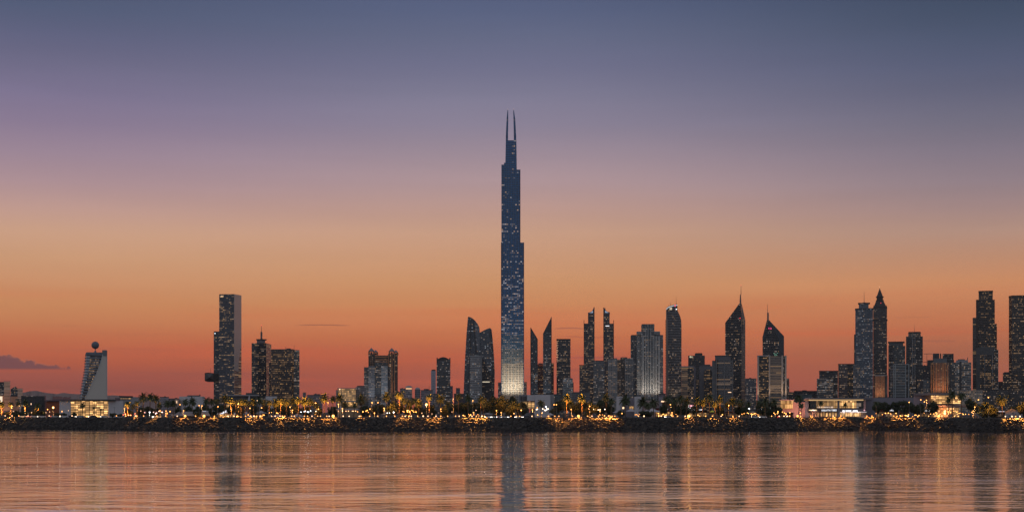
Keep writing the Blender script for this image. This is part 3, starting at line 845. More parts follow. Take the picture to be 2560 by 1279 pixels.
for px in (1600, 1612, 1624, 1636, 1648):
    t.spot(px, 997, px, 950, 14000, (1., .8, .62), d=-12, ang=80)

# ================================================================== BULGING BANDED TOWER
t = T('banded_tower', 'dark tower with white floor bands, bulging right side and a tilted lit crown', 'skyscraper', 1684, 1950)
RC = [(775, 1693.6), (782, 1696.5), (790, 1700), (800, 1702.3), (815, 1703), (1040, 1703.4)]
f = t.fac(3.4, 4.1, wall='#1b1d21', glass='#101216', fw=.9, fh=.7, p=(.22, .06), s=.8, cool=.3, H=200 * t.kz)
t.plate('shaft', [(1665, 1040), (1665, 775)] + [(x_, y_) for y_, x_ in RC], f, 0, 30)
m = MB()
y = 779.
while y < 990:
    xr = interp(RC, y)
    z = t.z(y)
    m.prism([(t.x(1669), -1.2), (t.x(xr - 1.5), -1.2), (t.x(xr + .9), 2), (t.x(xr + .9), 30), (t.x(1665), 30)], z - .5 * t.kz, z + .5 * t.kz, 0)
    y += 4.1
m.build('floor_bands', simple('white_band', srgb('#8f8f94'), .7), t.o)
m = MB(); y = 800
while y < 985:
    m.box(t.x(1663), t.x(1665.2), 2, 12, t.z(y + .5), t.z(y - .5)); y += 4.1
m.build('side_balconies', DARKC, t.o)
t.plate('pale_edge', [(1665, 990), (1665, 775), (1667, 775), (1669, 800), (1670.5, 830), (1670.5, 990)], simple('pale_edge', srgb('#7d7672'), .7), -1.6, 0)
crown = [(1665.2, 774), (1665.2, 771), (1669, 766.5), (1675, 763.5), (1684, 761), (1693.6, 760), (1693.6, 774)]
t.plate('crown', crown, simple('crown_glass', srgb('#39414c'), .3), 0, 20)
t.plate('crown_rim', [(1665, 772.5), (1669, 768), (1675, 765), (1684, 762.6), (1693.8, 761.6), (1693.8, 763.4), (1684, 764.4), (1675, 767), (1669, 770), (1666, 773.6)], glow('rim_light', (.95, .97, 1), .55, False), -.8, 0)
t.plate('crown_screen', [(1674, 774), (1674, 769), (1680, 768), (1680, 774)], glow('crown_room', (1, .8, .5), .55, False), -.6, 0)
m = MB(); m.ball(t.x(1691), -1, t.z(772.5), 1.2 * t.kx, 8, 6); m.build('crown_lamp', COLD, t.o)
m = MB(); m.box(t.x(1686.5), t.x(1689), -1.4, -.9, t.z(766), t.z(760.8)); m.build('red_mark', SIGNR, t.o)
t.mast('aerial', 1676.5, 764, 752.5, MAST, 1.0, .4); t.mast('aerial', 1690.5, 760, 739.5, MAST, 1.0, .4); t.mast('aerial', 1671.5, 766, 761, MAST, .8, .4)
t.spot(1684, 996, 1684, 975, 3500, (1., .7, .42), d=-12, ang=80)

# ================================================================== RIGHT OF THE BANDED TOWER
t = T('office_block', 'mid-rise with warm lit left half and dark glass right half beside the banded tower', 'office block', 1720, 1800)
t.box('lit_half', 1703.5, 1719, 917, None, t.fac(16, 4.1, wall='#7a6658', glass='#24201e', fw=1, fh=.5, p=(1, .5), s=.55, cool=.1, H=110), 0, 24)
t.box('glass_half', 1718.5, 1735, 917, None, t.fac(3.2, 4.1, wall='#2c2f33', glass='#111418', p=(.5, .3), s=.7, cool=.2), 1, 24)
t.box('end_wall', 1734.5, 1739, 915, None, simple('mauve_panel', srgb('#67636b'), .8), -.5, 25)
t.box('roof_slab', 1703, 1739, 914.6, 917, GREYW, -.5, 25)
t = T('stepped_office', 'black stepped office tower with a small lit sign near its top', 'skyscraper', 1742, 2250)
dk = dict(wall='#2e3236', glass='#15181c', s=.5, cool=.2)
t.box('shaft', 1720.5, 1762, 888, None, t.fac(3.4, 4.3, p=(.12, .06), **dk), 0, 28)
t.box('top', 1737, 1756, 882.5, 888, t.fac(3.4, 4.3, p=(.0, .0), **dk), 3, 24)
t.box('cap', 1739, 1755, 881.5, 882.5, CORN, 4, 22)
marks(t, 'sign_letters', 1724, 1733.5, 889.6, 893.2, 5, glow('cream_sign', (1, .9, .6), 1.1, False), seed=9)
t = T('arched_office', 'grey office block with a dark arched glass centre', 'office block', 1765, 1850)
t.box('shaft', 1748.5, 1782, 914, None, simple('arch_panel', srgb('#5f6066'), .75, var=.1), 0, 24)
t.plate('glass_arch', [(1760, 1038), (1760, 930), (1762.5, 925), (1767, 923), (1774, 923), (1778.5, 926), (1780.5, 932), (1780.5, 1038)], t.fac(3.4, 4.2, wall='#15171a', glass='#0e1013', fw=.9, fh=.55, p=(.4, .25), s=.6, cool=.1), -.8, 0)
t.box('roof_box', 1754, 1776, 910, 914, DARKC, 5, 20)
t = T('round_office', 'grey office tower with banded bays and pale round top left of the tall spire tower', 'office block', 1808, 1750)
t.box('rear_block', 1780, 1792, 900, None, simple('grey_panel', srgb('#6f7276'), .7), 8, 30)
t.prism('shaft', [(1790, 3), (1795, -1), (1830, -1), (1833, 3), (1833, 26), (1790, 26)], 899, None, t.fac(40, 4.1, wall='#5c5d61', glass='#121417', fw=1, fh=.62, p=(.1, .05), s=.5, cool=.2))
t.box('top_drum', 1787.5, 1826, 888.5, 899, simple('top_panel', srgb('#5e6066'), .75), 4, 26)
t.box('roof_rim', 1786.8, 1826.6, 887.3, 888.7, CORN, 3.6, 26.4)
t.fins('pale_pier', [1791.5, 1811, 1831.5], [899, 903, 899], None, 1.6, simple('grey_panel', srgb('#6f7276'), .7), 1.8)
t.box('lit_floor', 1820, 1828, 979, 980.5, WARN, -1.6, -1.1)

# ================================================================== SPIRE TOWERS
ek = dict(wall='#1e2126', glass='#0f1216', fw=.8, fh=.5, s=.8, cool=.35)
t = T('spire_tower', 'tallest dark spire tower with a roof sloping up to its right-hand needle', 'skyscraper', 1838, 2200)
t.plate('shaft', [(1813, 1040), (1813, 806), (1849, 757), (1852.5, 754), (1853.5, 800), (1853.5, 1040)], t.fac(3.2, 4.3, p=(.26, .12), H=230 * t.kz, **ek), 0, 30)
t.plate('ribbed_flank', [(1853.4, 1040), (1853.4, 758), (1855, 762), (1863.3, 800), (1863.3, 1040)], t.fac(11, 3.4, wall='#8a7268', glass='#2a2422', fw=1, fh=.5, p=(.15, .1), s=.4, cool=.1), .6, 30)
t.plate('flank_slot', [(1856, 832), (1856, 802), (1857.4, 802), (1857.4, 832)], CORN, -.2, .5)
t.mast('spire', 1851.2, 762, 735, MAST, 5.0, 2.6); t.mast('needle', 1852.6, 735, 712.5, MAST, 1.5, .7)
t.beacon(1852.6, 712, RED, .8)
m = MB(); m.ball(t.x(1850), -1, t.z(795), 1.2 * t.kx, 8, 6); m.build('red_lamp', RED, t.o)
t = T('spire_tower', 'shorter spire tower with a small pink sign high on its pointed front', 'skyscraper', 1932, 2150)
t.plate('shaft', [(1906.3, 1040), (1906.3, 842), (1917.5, 799), (1922, 798.5), (1960, 840), (1960, 1040)], t.fac(3.2, 4.3, p=(.25, .13), H=190 * t.kz, **ek), 0, 30)
t.plate('plain_edge', [(1947, 1040), (1947, 846), (1926, 812), (1922.5, 800), (1960, 841), (1960, 1040)], simple('dark_panel', srgb('#3a3e44'), .5), -.6, 0)
t.plate('left_edge', [(1906.1, 850), (1906.1, 842), (1917, 800), (1919, 800), (1911, 842), (1911, 850)], simple('dark_panel', srgb('#3a3e44'), .5), -.5, 0)
t.mast('spire', 1919.8, 801, 780, MAST, 4.6, 4.2); t.mast('needle', 1918.8, 780, 757.5, MAST, 1.2, .5)
m = MB(); m.plate([(t.x(1920.5), t.z(823.5)), (t.x(1920.5), t.z(817)), (t.x(1926), t.z(815.5)), (t.x(1929.5), t.z(820)), (t.x(1929), t.z(823.5))], -1.2, -.7); sg = m.build('sign_panel', simple('sign_red_paint', srgb('#a01040'), .5), t.o)
marks(t, 'sign_letters', 1921, 1929.5, 819.3, 822, 3, SIGNP, d=-1.3, parent=sg, seed=3)
m = MB()
for a_, b_ in ((1934, 882), (1936, 885), (1939, 883.4), (1941, 886.6), (1943, 881.6), (1937, 887.4)):
    m.box(t.x(a_), t.x(a_ + 1.8), -1.1, -.7, t.z(b_ + 1.2), t.z(b_))
m.build('green_lights', glow('green_lamp', (.3, .8, .55), .6, False), t.o)
t = T('pier_office', 'wide banded office tower with four pale vertical piers in front of the shorter spire tower', 'office block', 1930, 1800)
t.box('left_glass', 1897, 1923, 889, None, t.fac(3.4, 4.1, wall='#24262a', glass='#101214', fw=.9, fh=.5, p=(.55, .25), s=.8, cool=.05), 1, 28)
t.box('middle_bay', 1925, 1954, 889.5, None, t.fac(30, 4.1, wall='#6b6460', glass='#1a1a1b', fw=1, fh=.5, p=(.35, .2), s=.5, cool=.1, runs=1.6), 0, 28)
t.box('right_glass', 1957, 1963, 889, None, t.fac(3.4, 4.1, wall='#1b2026', glass='#0e1114', p=(.5, .2), s=.7), 1, 28)
PIER = simple('pale_pier', srgb('#a59a94'), .75, var=.1)
for x0, x1 in ((1893.2, 1897.4), (1922, 1925.6), (1953.4, 1957.6), (1962.6, 1966.4)):
    t.box('pier', x0, x1, 888, None, PIER, -1.5, 27)
t.box('top_slab', 1893, 1926, 887.5, 890, GREYW, -1.8, 27.5)
t.box('right_step', 1966.4, 1973, 945, None, t.fac(3, 4.1, wall='#2e2c2c', glass='#121212', p=(.3, .3), s=.6), 2, 20)
for px in (1924, 1955, 1965, 1895, 1940):
    t.spot(px, 1002, px, 950, 11000, (1., .68, .42), d=-10, ang=60)

# ================================================================== RIGHT GROUP
t = T('office_block', 'low stepped office block with bright horizontal floors right of the long dark block', 'office block', 2062, 1800)
t.box('front', 2042, 2083, 945.5, None, t.fac(3, 4.2, wall='#4a4d50', glass='#1b1e20', fw=.85, fh=.5, p=(1.1, .6), s=.6, cool=.5, H=100), 0, 24)
t.box('upper_block', 2048, 2081, 927, 950, t.fac(4, 4.4, wall='#2e3236', glass='#15181b', p=(.15, .1), s=.5), 8, 28)
t.box('right_block', 2081, 2095, 927, None, t.fac(4, 4.4, wall='#26292c', glass='#121416', p=(.35, .2), s=.6), 6, 28)
t.box('roof_edge', 2047.5, 2095.5, 925.6, 927.2, CORN, 5.6, 28.4)
t = T('office_block', 'paired dark blocks at the left foot of the grey-blue tower', 'office block', 2116, 1850)
t.box('left_block', 2095.5, 2119, 910.5, None, t.fac(3.4, 4.2, wall='#4b4446', glass='#1c1b1e', p=(.25, .1), s=.7, cool=.3), 0, 26)
t.box('right_block', 2119, 2136, 910, None, t.fac(3.4, 4.2, wall='#2a2829', glass='#131314', p=(.35, .15), s=.8, cool=.1), 2, 26)
t.box('roof_edge', 2095, 2136, 908.6, 910, CORN, 1, 26)
t.fins('pale_rib', [2096], 912, None, 1.0, TAN, .6)
t.box('front_step', 2133, 2150, 912, None, t.fac(3.4, 4.2, wall='#55585e', glass='#26292e', p=(.4, .3), s=.7), -6, -1)
t = T('capped_tower', 'tall grey-blue glass tower with a smaller capped storey and thin mast', 'skyscraper', 2160, 2050)
ck = dict(wall='#46505c', glass='#2a3440', fw=.8, fh=.5, s=.6, cool=.75)
t.prism('shaft', [(2138.5, 3), (2149, -1), (2182.5, -1), (2182.5, 28), (2138.5, 28)], 772, None, t.fac(3, 4.2, p=(.34, .16), **ck))
t.plate('blue_edge', [(2138.2, 1038), (2138.2, 772), (2140.5, 772), (2140.5, 1038)], simple('blue_edge', srgb('#4f5f72'), .4), 2, 3.2)
t.prism('cornice', [(2137.5, 2), (2149, -2), (2183, -2), (2183, 29), (2137.5, 29)], 770, 772.2, CORN)
t.box('cap_storey', 2147, 2171.5, 757.5, 770, t.fac(4, 12, wall='#5b6570', glass='#38444f', fw=.8, fh=.9, p=(0, 0)), 4, 22)
t.box('cap_roof', 2145, 2175, 755.8, 757.6, CORN, 2, 24)
t.prism('roof_peak', [(2152, 6), (2168, 6), (2168, 18), (2152, 18)], 753.8, 755.8, CORN, top=[(2159, 11), (2161.5, 11), (2161.5, 13), (2159, 13)])
t.mast('mast', 2160.3, 754, 725, MAST, 1.4, .5)
t.box('side_wing', 2135, 2139, 834.5, None, t.fac(3, 4.2, wall='#2a2d31', glass='#15171a', p=(.2, .1), s=.6), 6, 24)
t = T('clock_spire_tower', 'dark tower with a tapering roof, clock-stage lantern and sharp spire', 'skyscraper', 2200, 2150)
sk = dict(wall='#3d3c3e', glass='#19191b', fw=.8, fh=.5, s=.6, cool=.35)
t.box('shaft', 2183, 2217.5, 770, None, t.fac(3.6, 3.6, p=(.2, .14), **sk), 0, 30)
m = MB()
def fr(xa0, xb0, y0, xa1, xb1, y1, mm=m):
    def sq(a, b):
        A_, B2 = t.x(a), t.x(b); c = 15; h = (B2 - A_) / 2
        return [(A_, c - h), (B2, c - h), (B2, c + h), (A_, c + h)]
    mm.prism(sq(xa0, xb0), t.z(y0), t.z(y1), 0, top=sq(xa1, xb1))
fr(2184, 2217, 771, 2184, 2217, 766); fr(2184, 2216, 766, 2190.5, 2208.5, 750)
tr = m.build('mansard_roof', simple('dark_slate', srgb('#2c2b2e'), .6), t.o)
m = MB(); fr(2189.5, 2209.5, 750, 2189.5, 2209.5, 748.5, m); fr(2191.5, 2207.5, 748.5, 2191.5, 2207.5, 741, m); fr(2189.5, 2209.5, 741, 2189.5, 2209.5, 739.6, m)
m.build('lantern_stage', simple('spire_stone', srgb('#3f3a3a'), .7), t.o)
m = MB(); fr(2191.5, 2207.5, 739.6, 2198.8, 2199.8, 719, m); m.build('spire', simple('dark_slate', srgb('#2c2b2e'), .6), t.o)
t.mast('finial', 2199.3, 719.5, 715.6, MAST, 1.0, .4, 15); t.beacon(2199.3, 715.3, WARN, .7, 15)
m = MB()
for x in (2184.4, 2216.4):
    m.cyl(t.x(x), 3, t.z(771), t.z(762), 1.3, .2, 6)
m.build('corner_pinnacles', CORN, t.o)
m = MB(); m.ball(t.x(2202), 8, t.z(756), .9 * t.kx, 8, 6); m.build('red_lamp', RED, t.o)
t.bands('setback_band', 2183, 2217.5, [798.5], 1.4, CORN, .8, 30)
t = T('apartment_tower', 'short copper-lit ribbed block at the foot of the clock-spire tower', 'apartment tower', 2202, 1650)
t.box('shaft', 2187, 2212, 939, None, t.fac(4.2, 4, wall='#94694f', glass='#2a1f1a', fw=.5, fh=.6, p=(.5, .3), s=.7, cool=.1), 0, 22)
t.box('grey_wing', 2211.5, 2219, 938, None, DARKC, 1, 22)
t.fins('copper_rib', [2188, 2194, 2200, 2206, 2211], 941, None, 1.1, TAN, .8)
t.box('roof_edge', 2186.5, 2219, 937, 939, GREYW, -.5, 23)
for px in (2191, 2199, 2207):
    t.spot(px, 1002, px, 960, 3200, (1., .6, .35), d=-8, ang=80)
t = T('cornice_tower', 'square dark tower with a broad flat cornice behind the white balcony block', 'skyscraper', 2242, 2100)
t.box('dark_bay', 2221, 2233, 862, None, t.fac(6, 4.4, wall='#292b2f', glass='#15171a', p=(.08, .05), s=.5), 0, 28)
t.box('grid_bay', 2232, 2263, 864, None, t.fac(3.4, 4.4, wall='#484c4f', glass='#1b1f22', p=(.2, .14), s=.6, cool=.6), .8, 28)
t.box('top_storey', 2222, 2258, 855, 864, t.fac(3.4, 9, wall='#4c5054', glass='#2a2f33', fh=.8, p=(0, 0)), 2, 26)
t.box('cornice', 2220, 2261.5, 853, 855.2, CORN, -.5, 29)
t = T('balcony_block', 'block with a white grid of balconies in front of the cornice tower', 'apartment tower', 2249, 1650)
BG = simple('balcony_white', srgb('#8f979c'), .7, var=.08)
t.box('shaft', 2226, 2273, 911, None, t.fac(3.6, 4, wall='#2e3236', glass='#14171a', p=(.15, .1), s=.6, cool=.5), 0, 24)
t.bands('balcony_slabs', 2236, 2264, arange(914, 1000, 4), 1.3, BG, .9, 1)
t.bands('side_slabs', 2226, 2233, arange(914, 1000, 4), .9, GREYW, .5, 1)
t.fins('white_column', [2234.5, 2238.5, 2264, 2272], 911, None, 1.6, BG, 1.2)
t.box('roof_slab', 2234, 2273, 909.5, 911, BG, -1, 25)
t = T('shouldered_tower', 'dark tower with sparkling centre strip, raised top and thin aerial', 'skyscraper', 2286, 2000)
t.box('left_shoulder', 2265, 2275, 840, None, t.fac(3.4, 4.3, wall='#232629', glass='#111315', p=(.06, .04), s=.5), 2, 28)
t.box('centre_strip', 2270.5, 2302, 830, None, t.fac(3.2, 4.3, wall='#3a3e42', glass='#17191c', fw=.6, p=(.5, .25), s=.75, cool=.4), 3, 28)
t.box('right_shoulder', 2290, 2307, 840, None, t.fac(3.4, 4.3, wall='#25282b', glass='#111315', p=(.12, .06), s=.6), 2, 28)
t.box('crown', 2271.5, 2301, 828.6, 831, CORN, 2, 27)
t.fins('bright_strip', [2281.5, 2287.5], 834, 960, .8, BANDG, .6)
t.mast('aerial', 2286, 830, 809.5, MAST, 1.0, .4)
t = T('twin_core_block', 'dark block with two raised roof cores behind the copper-lit tower', 'office block', 2350, 2300)
t.box('body', 2318, 2385, 899, None, t.fac(3.4, 4.4, wall='#2b2c30', glass='#151619', p=(.1, .06), s=.5), 0, 26)
t.box('roof_core', 2332, 2348, 882.5, 899, DARKC, 3, 22)
t.box('roof_core', 2356.5, 2384, 883.8, 905, t.fac(4, 5, wall='#2b2c30', glass='#151619', p=(.1, .06), s=.5), 1, 24)
t.box('roof_core', 2350, 2353, 882.5, 899, CORN, 5, 14)
t.mast('crane_mast', 2317, 920, 882, MAST, .9, .7, 5)
m = MB(); m.box(t.x(2309), t.x(2331), 4.6, 5.4, t.z(883.6), t.z(882.6)); m.box(t.x(2308), t.x(2317), 4.6, 5.4, t.z(904.4), t.z(903)); m.build('crane_boom', MAST, t.o)
t = T('copper_tower', 'grey-headed tower with glowing copper vertical strips', 'apartment tower', 2350, 1700)
t.prism('shaft', [(2326.5, 4), (2335, -1), (2363, -1), (2373, 5), (2373, 26), (2326.5, 26)], 906, None, t.fac(4.4, 4.2, wall='#6f5344', glass='#241a17', fw=.55, fh=.5, p=(.45, .25), s=.7, cool=.15))
t.prism('head', [(2334, 2), (2367, 2), (2367, 22), (2334, 22)], 895, 906, simple('head_panel', srgb('#64676c'), .7))
t.fins('copper_strip', [2328, 2334, 2341, 2347.5, 2355.5, 2359, 2364, 2369], [912, 910, 908, 908, 908, 908, 910, 912], None, 1.3, simple('copper_panel', srgb('#b57a50'), .6), 1.2)
for px in (2334, 2344, 2355, 2366):
    t.spot(px, 992, px, 950, 6000, (1., .52, .25), d=-10, ang=70)
t = T('balcony_tower', 'white curved-balcony apartment tower right of the copper-lit tower', 'apartment tower', 2402, 1750)
t.box('shaft', 2384, 2428, 905, None, t.fac(3.6, 4.2, wall='#4c5054', glass='#1a1d20', p=(.35, .25), s=.7, cool=.5), 0, 26)
t.box('left_wing', 2376.5, 2388, 906, None, t.fac(3.6, 4.2, wall='#55585b', glass='#1a1d20', p=(.25, .15), s=.6, cool=.5), 4, 26)
m = MB()
for y in arange(906, 1000, 4.2):
    z = t.z(y)
    P = [(t.x(2387 + i * 4), -1.2 - 1.6 * math.sin(math.pi * i / 10)) for i in range(11)]
    m.prism(P + [(t.x(2427), 1), (t.x(2387), 1)], z - .7 * t.kz, z + .7 * t.kz, 0)
m.build('curved_balconies', BG, t.o)
t.fins('core_strip', [2401.5], 903, None, 5, DARKC, 3.2)
t.box('penthouse', 2390, 2420, 899, 905, GREYW, 4, 22)
t.box('roof_plant', 2395, 2412, 896.8, 899, DARKC, 6, 18)
t.mast('aerial', 2419, 899, 892, MAST, 2.2, 1.4)
t = T('stepped_black_tower', 'tallest black tower on the right, stepping in three times toward its flat top', 'skyscraper', 2463, 2050)
bk = dict(wall='#2b2624', glass='#121012', fw=.85, fh=.5, s=.7, cool=.1)
f = t.fac(3.2, 4.3, p=(.2, .16), **bk)
t.box('left_step', 2431.5, 2442, 792.5, None, t.fac(12, 4.3, wall='#4c4440', glass='#161416', fw=1, fh=.55, p=(.1, .1), s=.4, cool=.1), 5, 30)
t.box('shaft', 2440, 2487, 749, None, f, 1, 32)
t.box('top_stage', 2446.5, 2482, 727.5, 749, f, 4, 28)
t.box('right_step', 2486.5, 2492.3, 809, None, f, 5, 30)
t.box('roof_edge', 2446, 2482.5, 725.8, 728, CORN, 3.5, 28.5)
t.box('corner_strip', 2440, 2446, 748, 1030, simple('brown_panel', srgb('#3b3533'), .6), .4, 1)
t = T('framed_block', 'dark glass block framed in grey in front of the stepped black tower', 'office block', 2473, 1750)
t.box('shaft', 2450, 2485.5, 866.5, None, t.fac(3.4, 4.2, wall='#2a2b2d', glass='#111214', p=(.4, .2), s=.75, cool=.1), 0, 24)
t.box('right_part', 2485, 2496, 873.5, None, t.fac(3.2, 4.2, wall='#2f3235', glass='#16181a', p=(.45, .25), s=.7, cool=.5), 1, 24)
FRM = simple('frame_grey', srgb('#4c4f52'), .7)
t.box('frame_head', 2449.5, 2486, 866, 887, FRM, -.6, 0)
t.box('frame_side', 2440.5, 2450.3, 868, None, FRM, -.4, 22)
t.fins('frame_pier', [2462], 887, None, .9, BANDG, 1.0)
t.fins('frame_pier', [2481, 2495.5], [887, 874], None, .8, BANDG, 1.0)
t = T('corner_tower', 'tall black slab tower cut off by the right frame edge', 'skyscraper', 2560, 1950)
f = t.fac(3.2, 4.2, wall='#33302e', glass='#151415', fw=.85, fh=.5, p=(.22, .16), s=.8, cool=.15)
t.prism('shaft', [(2522, 8), (2531, -2), (2602, 4), (2602, 34), (2522, 34)], 739.5, None, f)
t.prism('roof_edge', [(2521.6, 7.4), (2531, -2.6), (2602.4, 3.4), (2602.4, 34.4), (2521.6, 34.4)], 737.5, 739.6, CORN)
t.fins('corner_strip', [2530.5], 740, None, 1.2, FRM, 2.6)
t = T('dark_block', 'low dark block with scattered lit rooms below the frame-edge tower', 'apartment block', 2526, 1650)
t.box('shaft', 2507, 2545, 931, None, t.fac(3.6, 4.2, wall='#231f20', glass='#110f11', p=(.4, .12), s=.75, cool=.2, H=100), 0, 24)
t.box('roof_box', 2510, 2524, 929, 931, CORN, 4, 18)
t.box('right_wing', 2545, 2580, 946, None, t.fac(3.6, 4.2, wall='#231f20', glass='#110f11', p=(.3, .1), s=.75), 3, 24)
# ================================================================== NEAR-SHORE BUILDINGS
PINKW = simple('pink_render', srgb('#b98f88'), .8, var=.1)
ORG = (1., .50, .20)

# low white civic building left, behind marquee
t = T('civic_building', 'wide curved white building with rooftop plant left of the slab tower', 'building', 480, 1150)
t.prism('wall', [(448, 8), (462, 0), (500, 0), (512, 8), (512, 30), (448, 30)], 990, None, WHITE)
t.box('rooftop_plant', 468, 501, 987, 990, DARKC, 8, 22)
t.box('chimney', 498, 501.5, 985, 987, CORN, 9, 13)
t.box('window', 440, 443, 1001, 1008, WARN, -.5, 0)
t.box('side_wing', 436, 448, 997, None, simple('peach_grey', srgb('#9a8780'), .8), 4, 24)
t = T('white_office', 'low white office with a strip of bright windows right of the ball tower', 'building', 318, 1150)
t.box('wall', 300, 345, 992, None, GREYW, 0, 22)
t.box('roof_slab', 298, 332, 989, 991.4, CORN, -1, 23)
t.box('ribbon_window', 301, 327, 994.5, 998, t.fac(3.4, 3.5, wall='#55555a', glass='#2a2a2c', p=(2, 2), s=1.0, cool=.5), -.4, 0)
t.box('stair_box', 288, 300, 995, None, simple('mauve_render', srgb('#6f5c62'), .8), 1, 16)
t = T('service_building', 'pale low building half hidden behind palms under the brown tower', 'building', 690, 1200)
t.box('wall', 664, 692, 990, None, WHITE, 0, 20)
t.box('low_wing', 645, 664, 996, None, GREYW, 3, 18)

# modern white-grey gallery by the knife towers
t = T('gallery', 'white modern building with tall lit windows right below the tallest tower', 'building', 1340, 900)
t.box('left_block', 1297, 1322, 986, None, simple('gallery_grey', srgb('#77787e'), .8, var=.1), 2, 26)
t.box('window_recess', 1301, 1306, 990, 1001, DARKC, 1.6, 2); t.box('window_recess', 1308, 1315.5, 990, 1001, DARKC, 1.6, 2)
t.box('middle_block', 1318, 1338, 986.5, 1001, WHITE, -1, 24)
t.box('right_block', 1337, 1376, 986, None, WHITE, -1.5, 26)
t.box('side_block', 1374, 1385, 986, None, GREYW, 1, 24)
lw = t.fac(8, 5, wall='#6b6b55', glass='#55553c', fw=.93, fh=.85, p=(3, 3), s=1.0, cool=.15, sample=True)
for x0, x1, ya, yb in ((1301, 1318, 1003, 1021), (1320, 1327, 1003, 1020), (1328.5, 1336, 1003.5, 1020), (1320, 1336, 997, 998.4)):
    t.box('lit_window', x0, x1, ya, yb, lw, .2, 2.2)
t.box('roof_plant', 1338, 1356, 983.6, 986, CORN, 6, 20); t.box('roof_plant', 1364, 1382, 982.6, 986, CORN, 6, 20)
# white walls near the ribbed tower
t = T('white_villa', 'two tall white blank walls with low wing between palms below the ribbed tower', 'building', 1580, 930)
t.prism('blank_wall', [(1541, 0), (1549, -1), (1556, 6), (1556, 16), (1541, 16)], 990, None, WHITE)
t.prism('blank_wall', [(1586, 0), (1595, -1), (1606, 6), (1606, 18), (1586, 18)], 990.5, None, WHITE)
t.box('rear_wall', 1556, 1586, 994, None, simple('mauve_wall', srgb('#87818a'), .8), 8, 20)
t.box('long_wing', 1606, 1655, 1000, None, simple('rose_wall', srgb('#a48c8a'), .8), 6, 18)
t.box('lit_window', 1573.5, 1583.5, 1015, 1022, t.fac(3.4, 3.6, wall='#6b5a3a', glass='#443a28', fw=.85, fh=.85, p=(3, 3), s=1.2, cool=.1), 7.4, 8)
t.box('lit_window', 1555, 1560, 1016, 1021, WARN, 7.4, 8)
t.box('pale_block', 1648, 1656, 991, None, simple('mauve_wall', srgb('#87818a'), .8), 2, 16)

# red/white shop fronts
def shop(name, lab, x0, x1, yt, D, wall, strip=None, floors=1, p=2.2, s=1.0, seed=1, signx=None, smat=SIGNW, cat='shop', glass='#4a2f20'):
    t = T(name, lab, cat, (x0 + x1) / 2, D)
    t.box('wall', x0, x1, yt, None, wall, 0, 14)
    h = 1042 - yt
    t.box('lit_front', x0 + 1, x1 - 1, yt + h * .42, 1040, t.fac(4.2, 9, wall='#4a3428', glass=glass, fw=.7, fh=.9, p=(p, p), s=s, cool=.15, sample=True), -.5, 0)
    t.box('roof_edge', x0 - 1.5, x1 + 1.5, yt - 1, yt, GREYW, -2.2, 15)
    m = MB()
    x = x0 + 1
    while x < x1:
        m.box(t.x(x) - .1, t.x(x) + .1, -1.9, -1.7, 0, t.z(yt)); x += 9
    m.build('canopy_post', STEEL, t.o)
    if strip:
        marks(t, 'sign_letters', strip[0], strip[1], strip[2], strip[3], strip[4], smat, d=-2.4, seed=seed)
    return t


RW = simple('red_paint', srgb('#8a3a30'), .7)
BR = simple('brown_wood', srgb('#5a4034'), .8)
t = shop('cafe', 'small cafe with a stacked red and white lit sign near the brightest flood lamp', 1722, 1769, 1024, 800, BR, (1726, 1756, 1022, 1024.6, 9), seed=4)
m = MB(); m.box(t.x(1719.5), t.x(1724), -2.2, -1.4, t.z(1028), t.z(1011)); m.build('sign_pylon', glow('pylon_white', (1, .9, .85), 1.4, False), t.o)
m = MB(); m.box(t.x(1724.2), t.x(1742), -2.2, -1.6, t.z(1016), t.z(1011.5)); sb = m.build('red_sign_board', SIGNR, t.o)
marks(t, 'sign_letters', 1725.5, 1740, 1012.4, 1015, 6, SIGNW, d=-2.3, parent=sb, seed=8)
m = MB(); m.box(t.x(1724.2), t.x(1743), -2.2, -1.6, t.z(1020), t.z(1017.3)); m.build('white_sign_board', SIGNW, t.o)
t = shop('restaurant', 'two-storey restaurant with red lit interior and white lamps beside the white villa', 1638, 1683, 1019, 800, RW, (1657, 1671, 1020, 1023, 4), seed=6, cat='restaurant', glass='#6a2010')
t.box('upper_lamp_strip', 1653, 1665, 1001, 1004, WARN, -1, 0); t.box('upper_storey', 1655, 1681, 1005, 1019, BR, 1, 10)
shop('cafe', 'long low pink-edged cafe terrace right of the red sign', 1776, 1868, 1027, 810, PINKW, None, p=.8, s=.6)
t = T('parasol', 'yellow-green parasol standing between the red sign and the long terrace', 'parasol', 1780, 790)
m = MB(); m.cyl(t.x(1780.5), 0, 0, t.z(1026), .06, .06, 6); m.build('pole', STEEL, t.o)
m = MB(); m.cyl(t.x(1780.5), 0, t.z(1029), t.z(1025), 6.8 * t.kx, .2, 10); m.build('canopy', simple('yellow_canvas', (.75, .7, .05), .8), t.o)
shop('kiosk', 'kiosk under the round tree with white lit lettering above its counter', 1896, 1932, 1020, 800, BR, (1899, 1929, 1018.5, 1022.5, 8), seed=12, p=.8, cat='kiosk')
t = shop('restaurant', 'restaurant glowing orange at the foot of the pink mall wing', 1935, 1983, 1031, 790, RW, None, p=1.2, s=.9, cat='restaurant', glass='#5a2010')

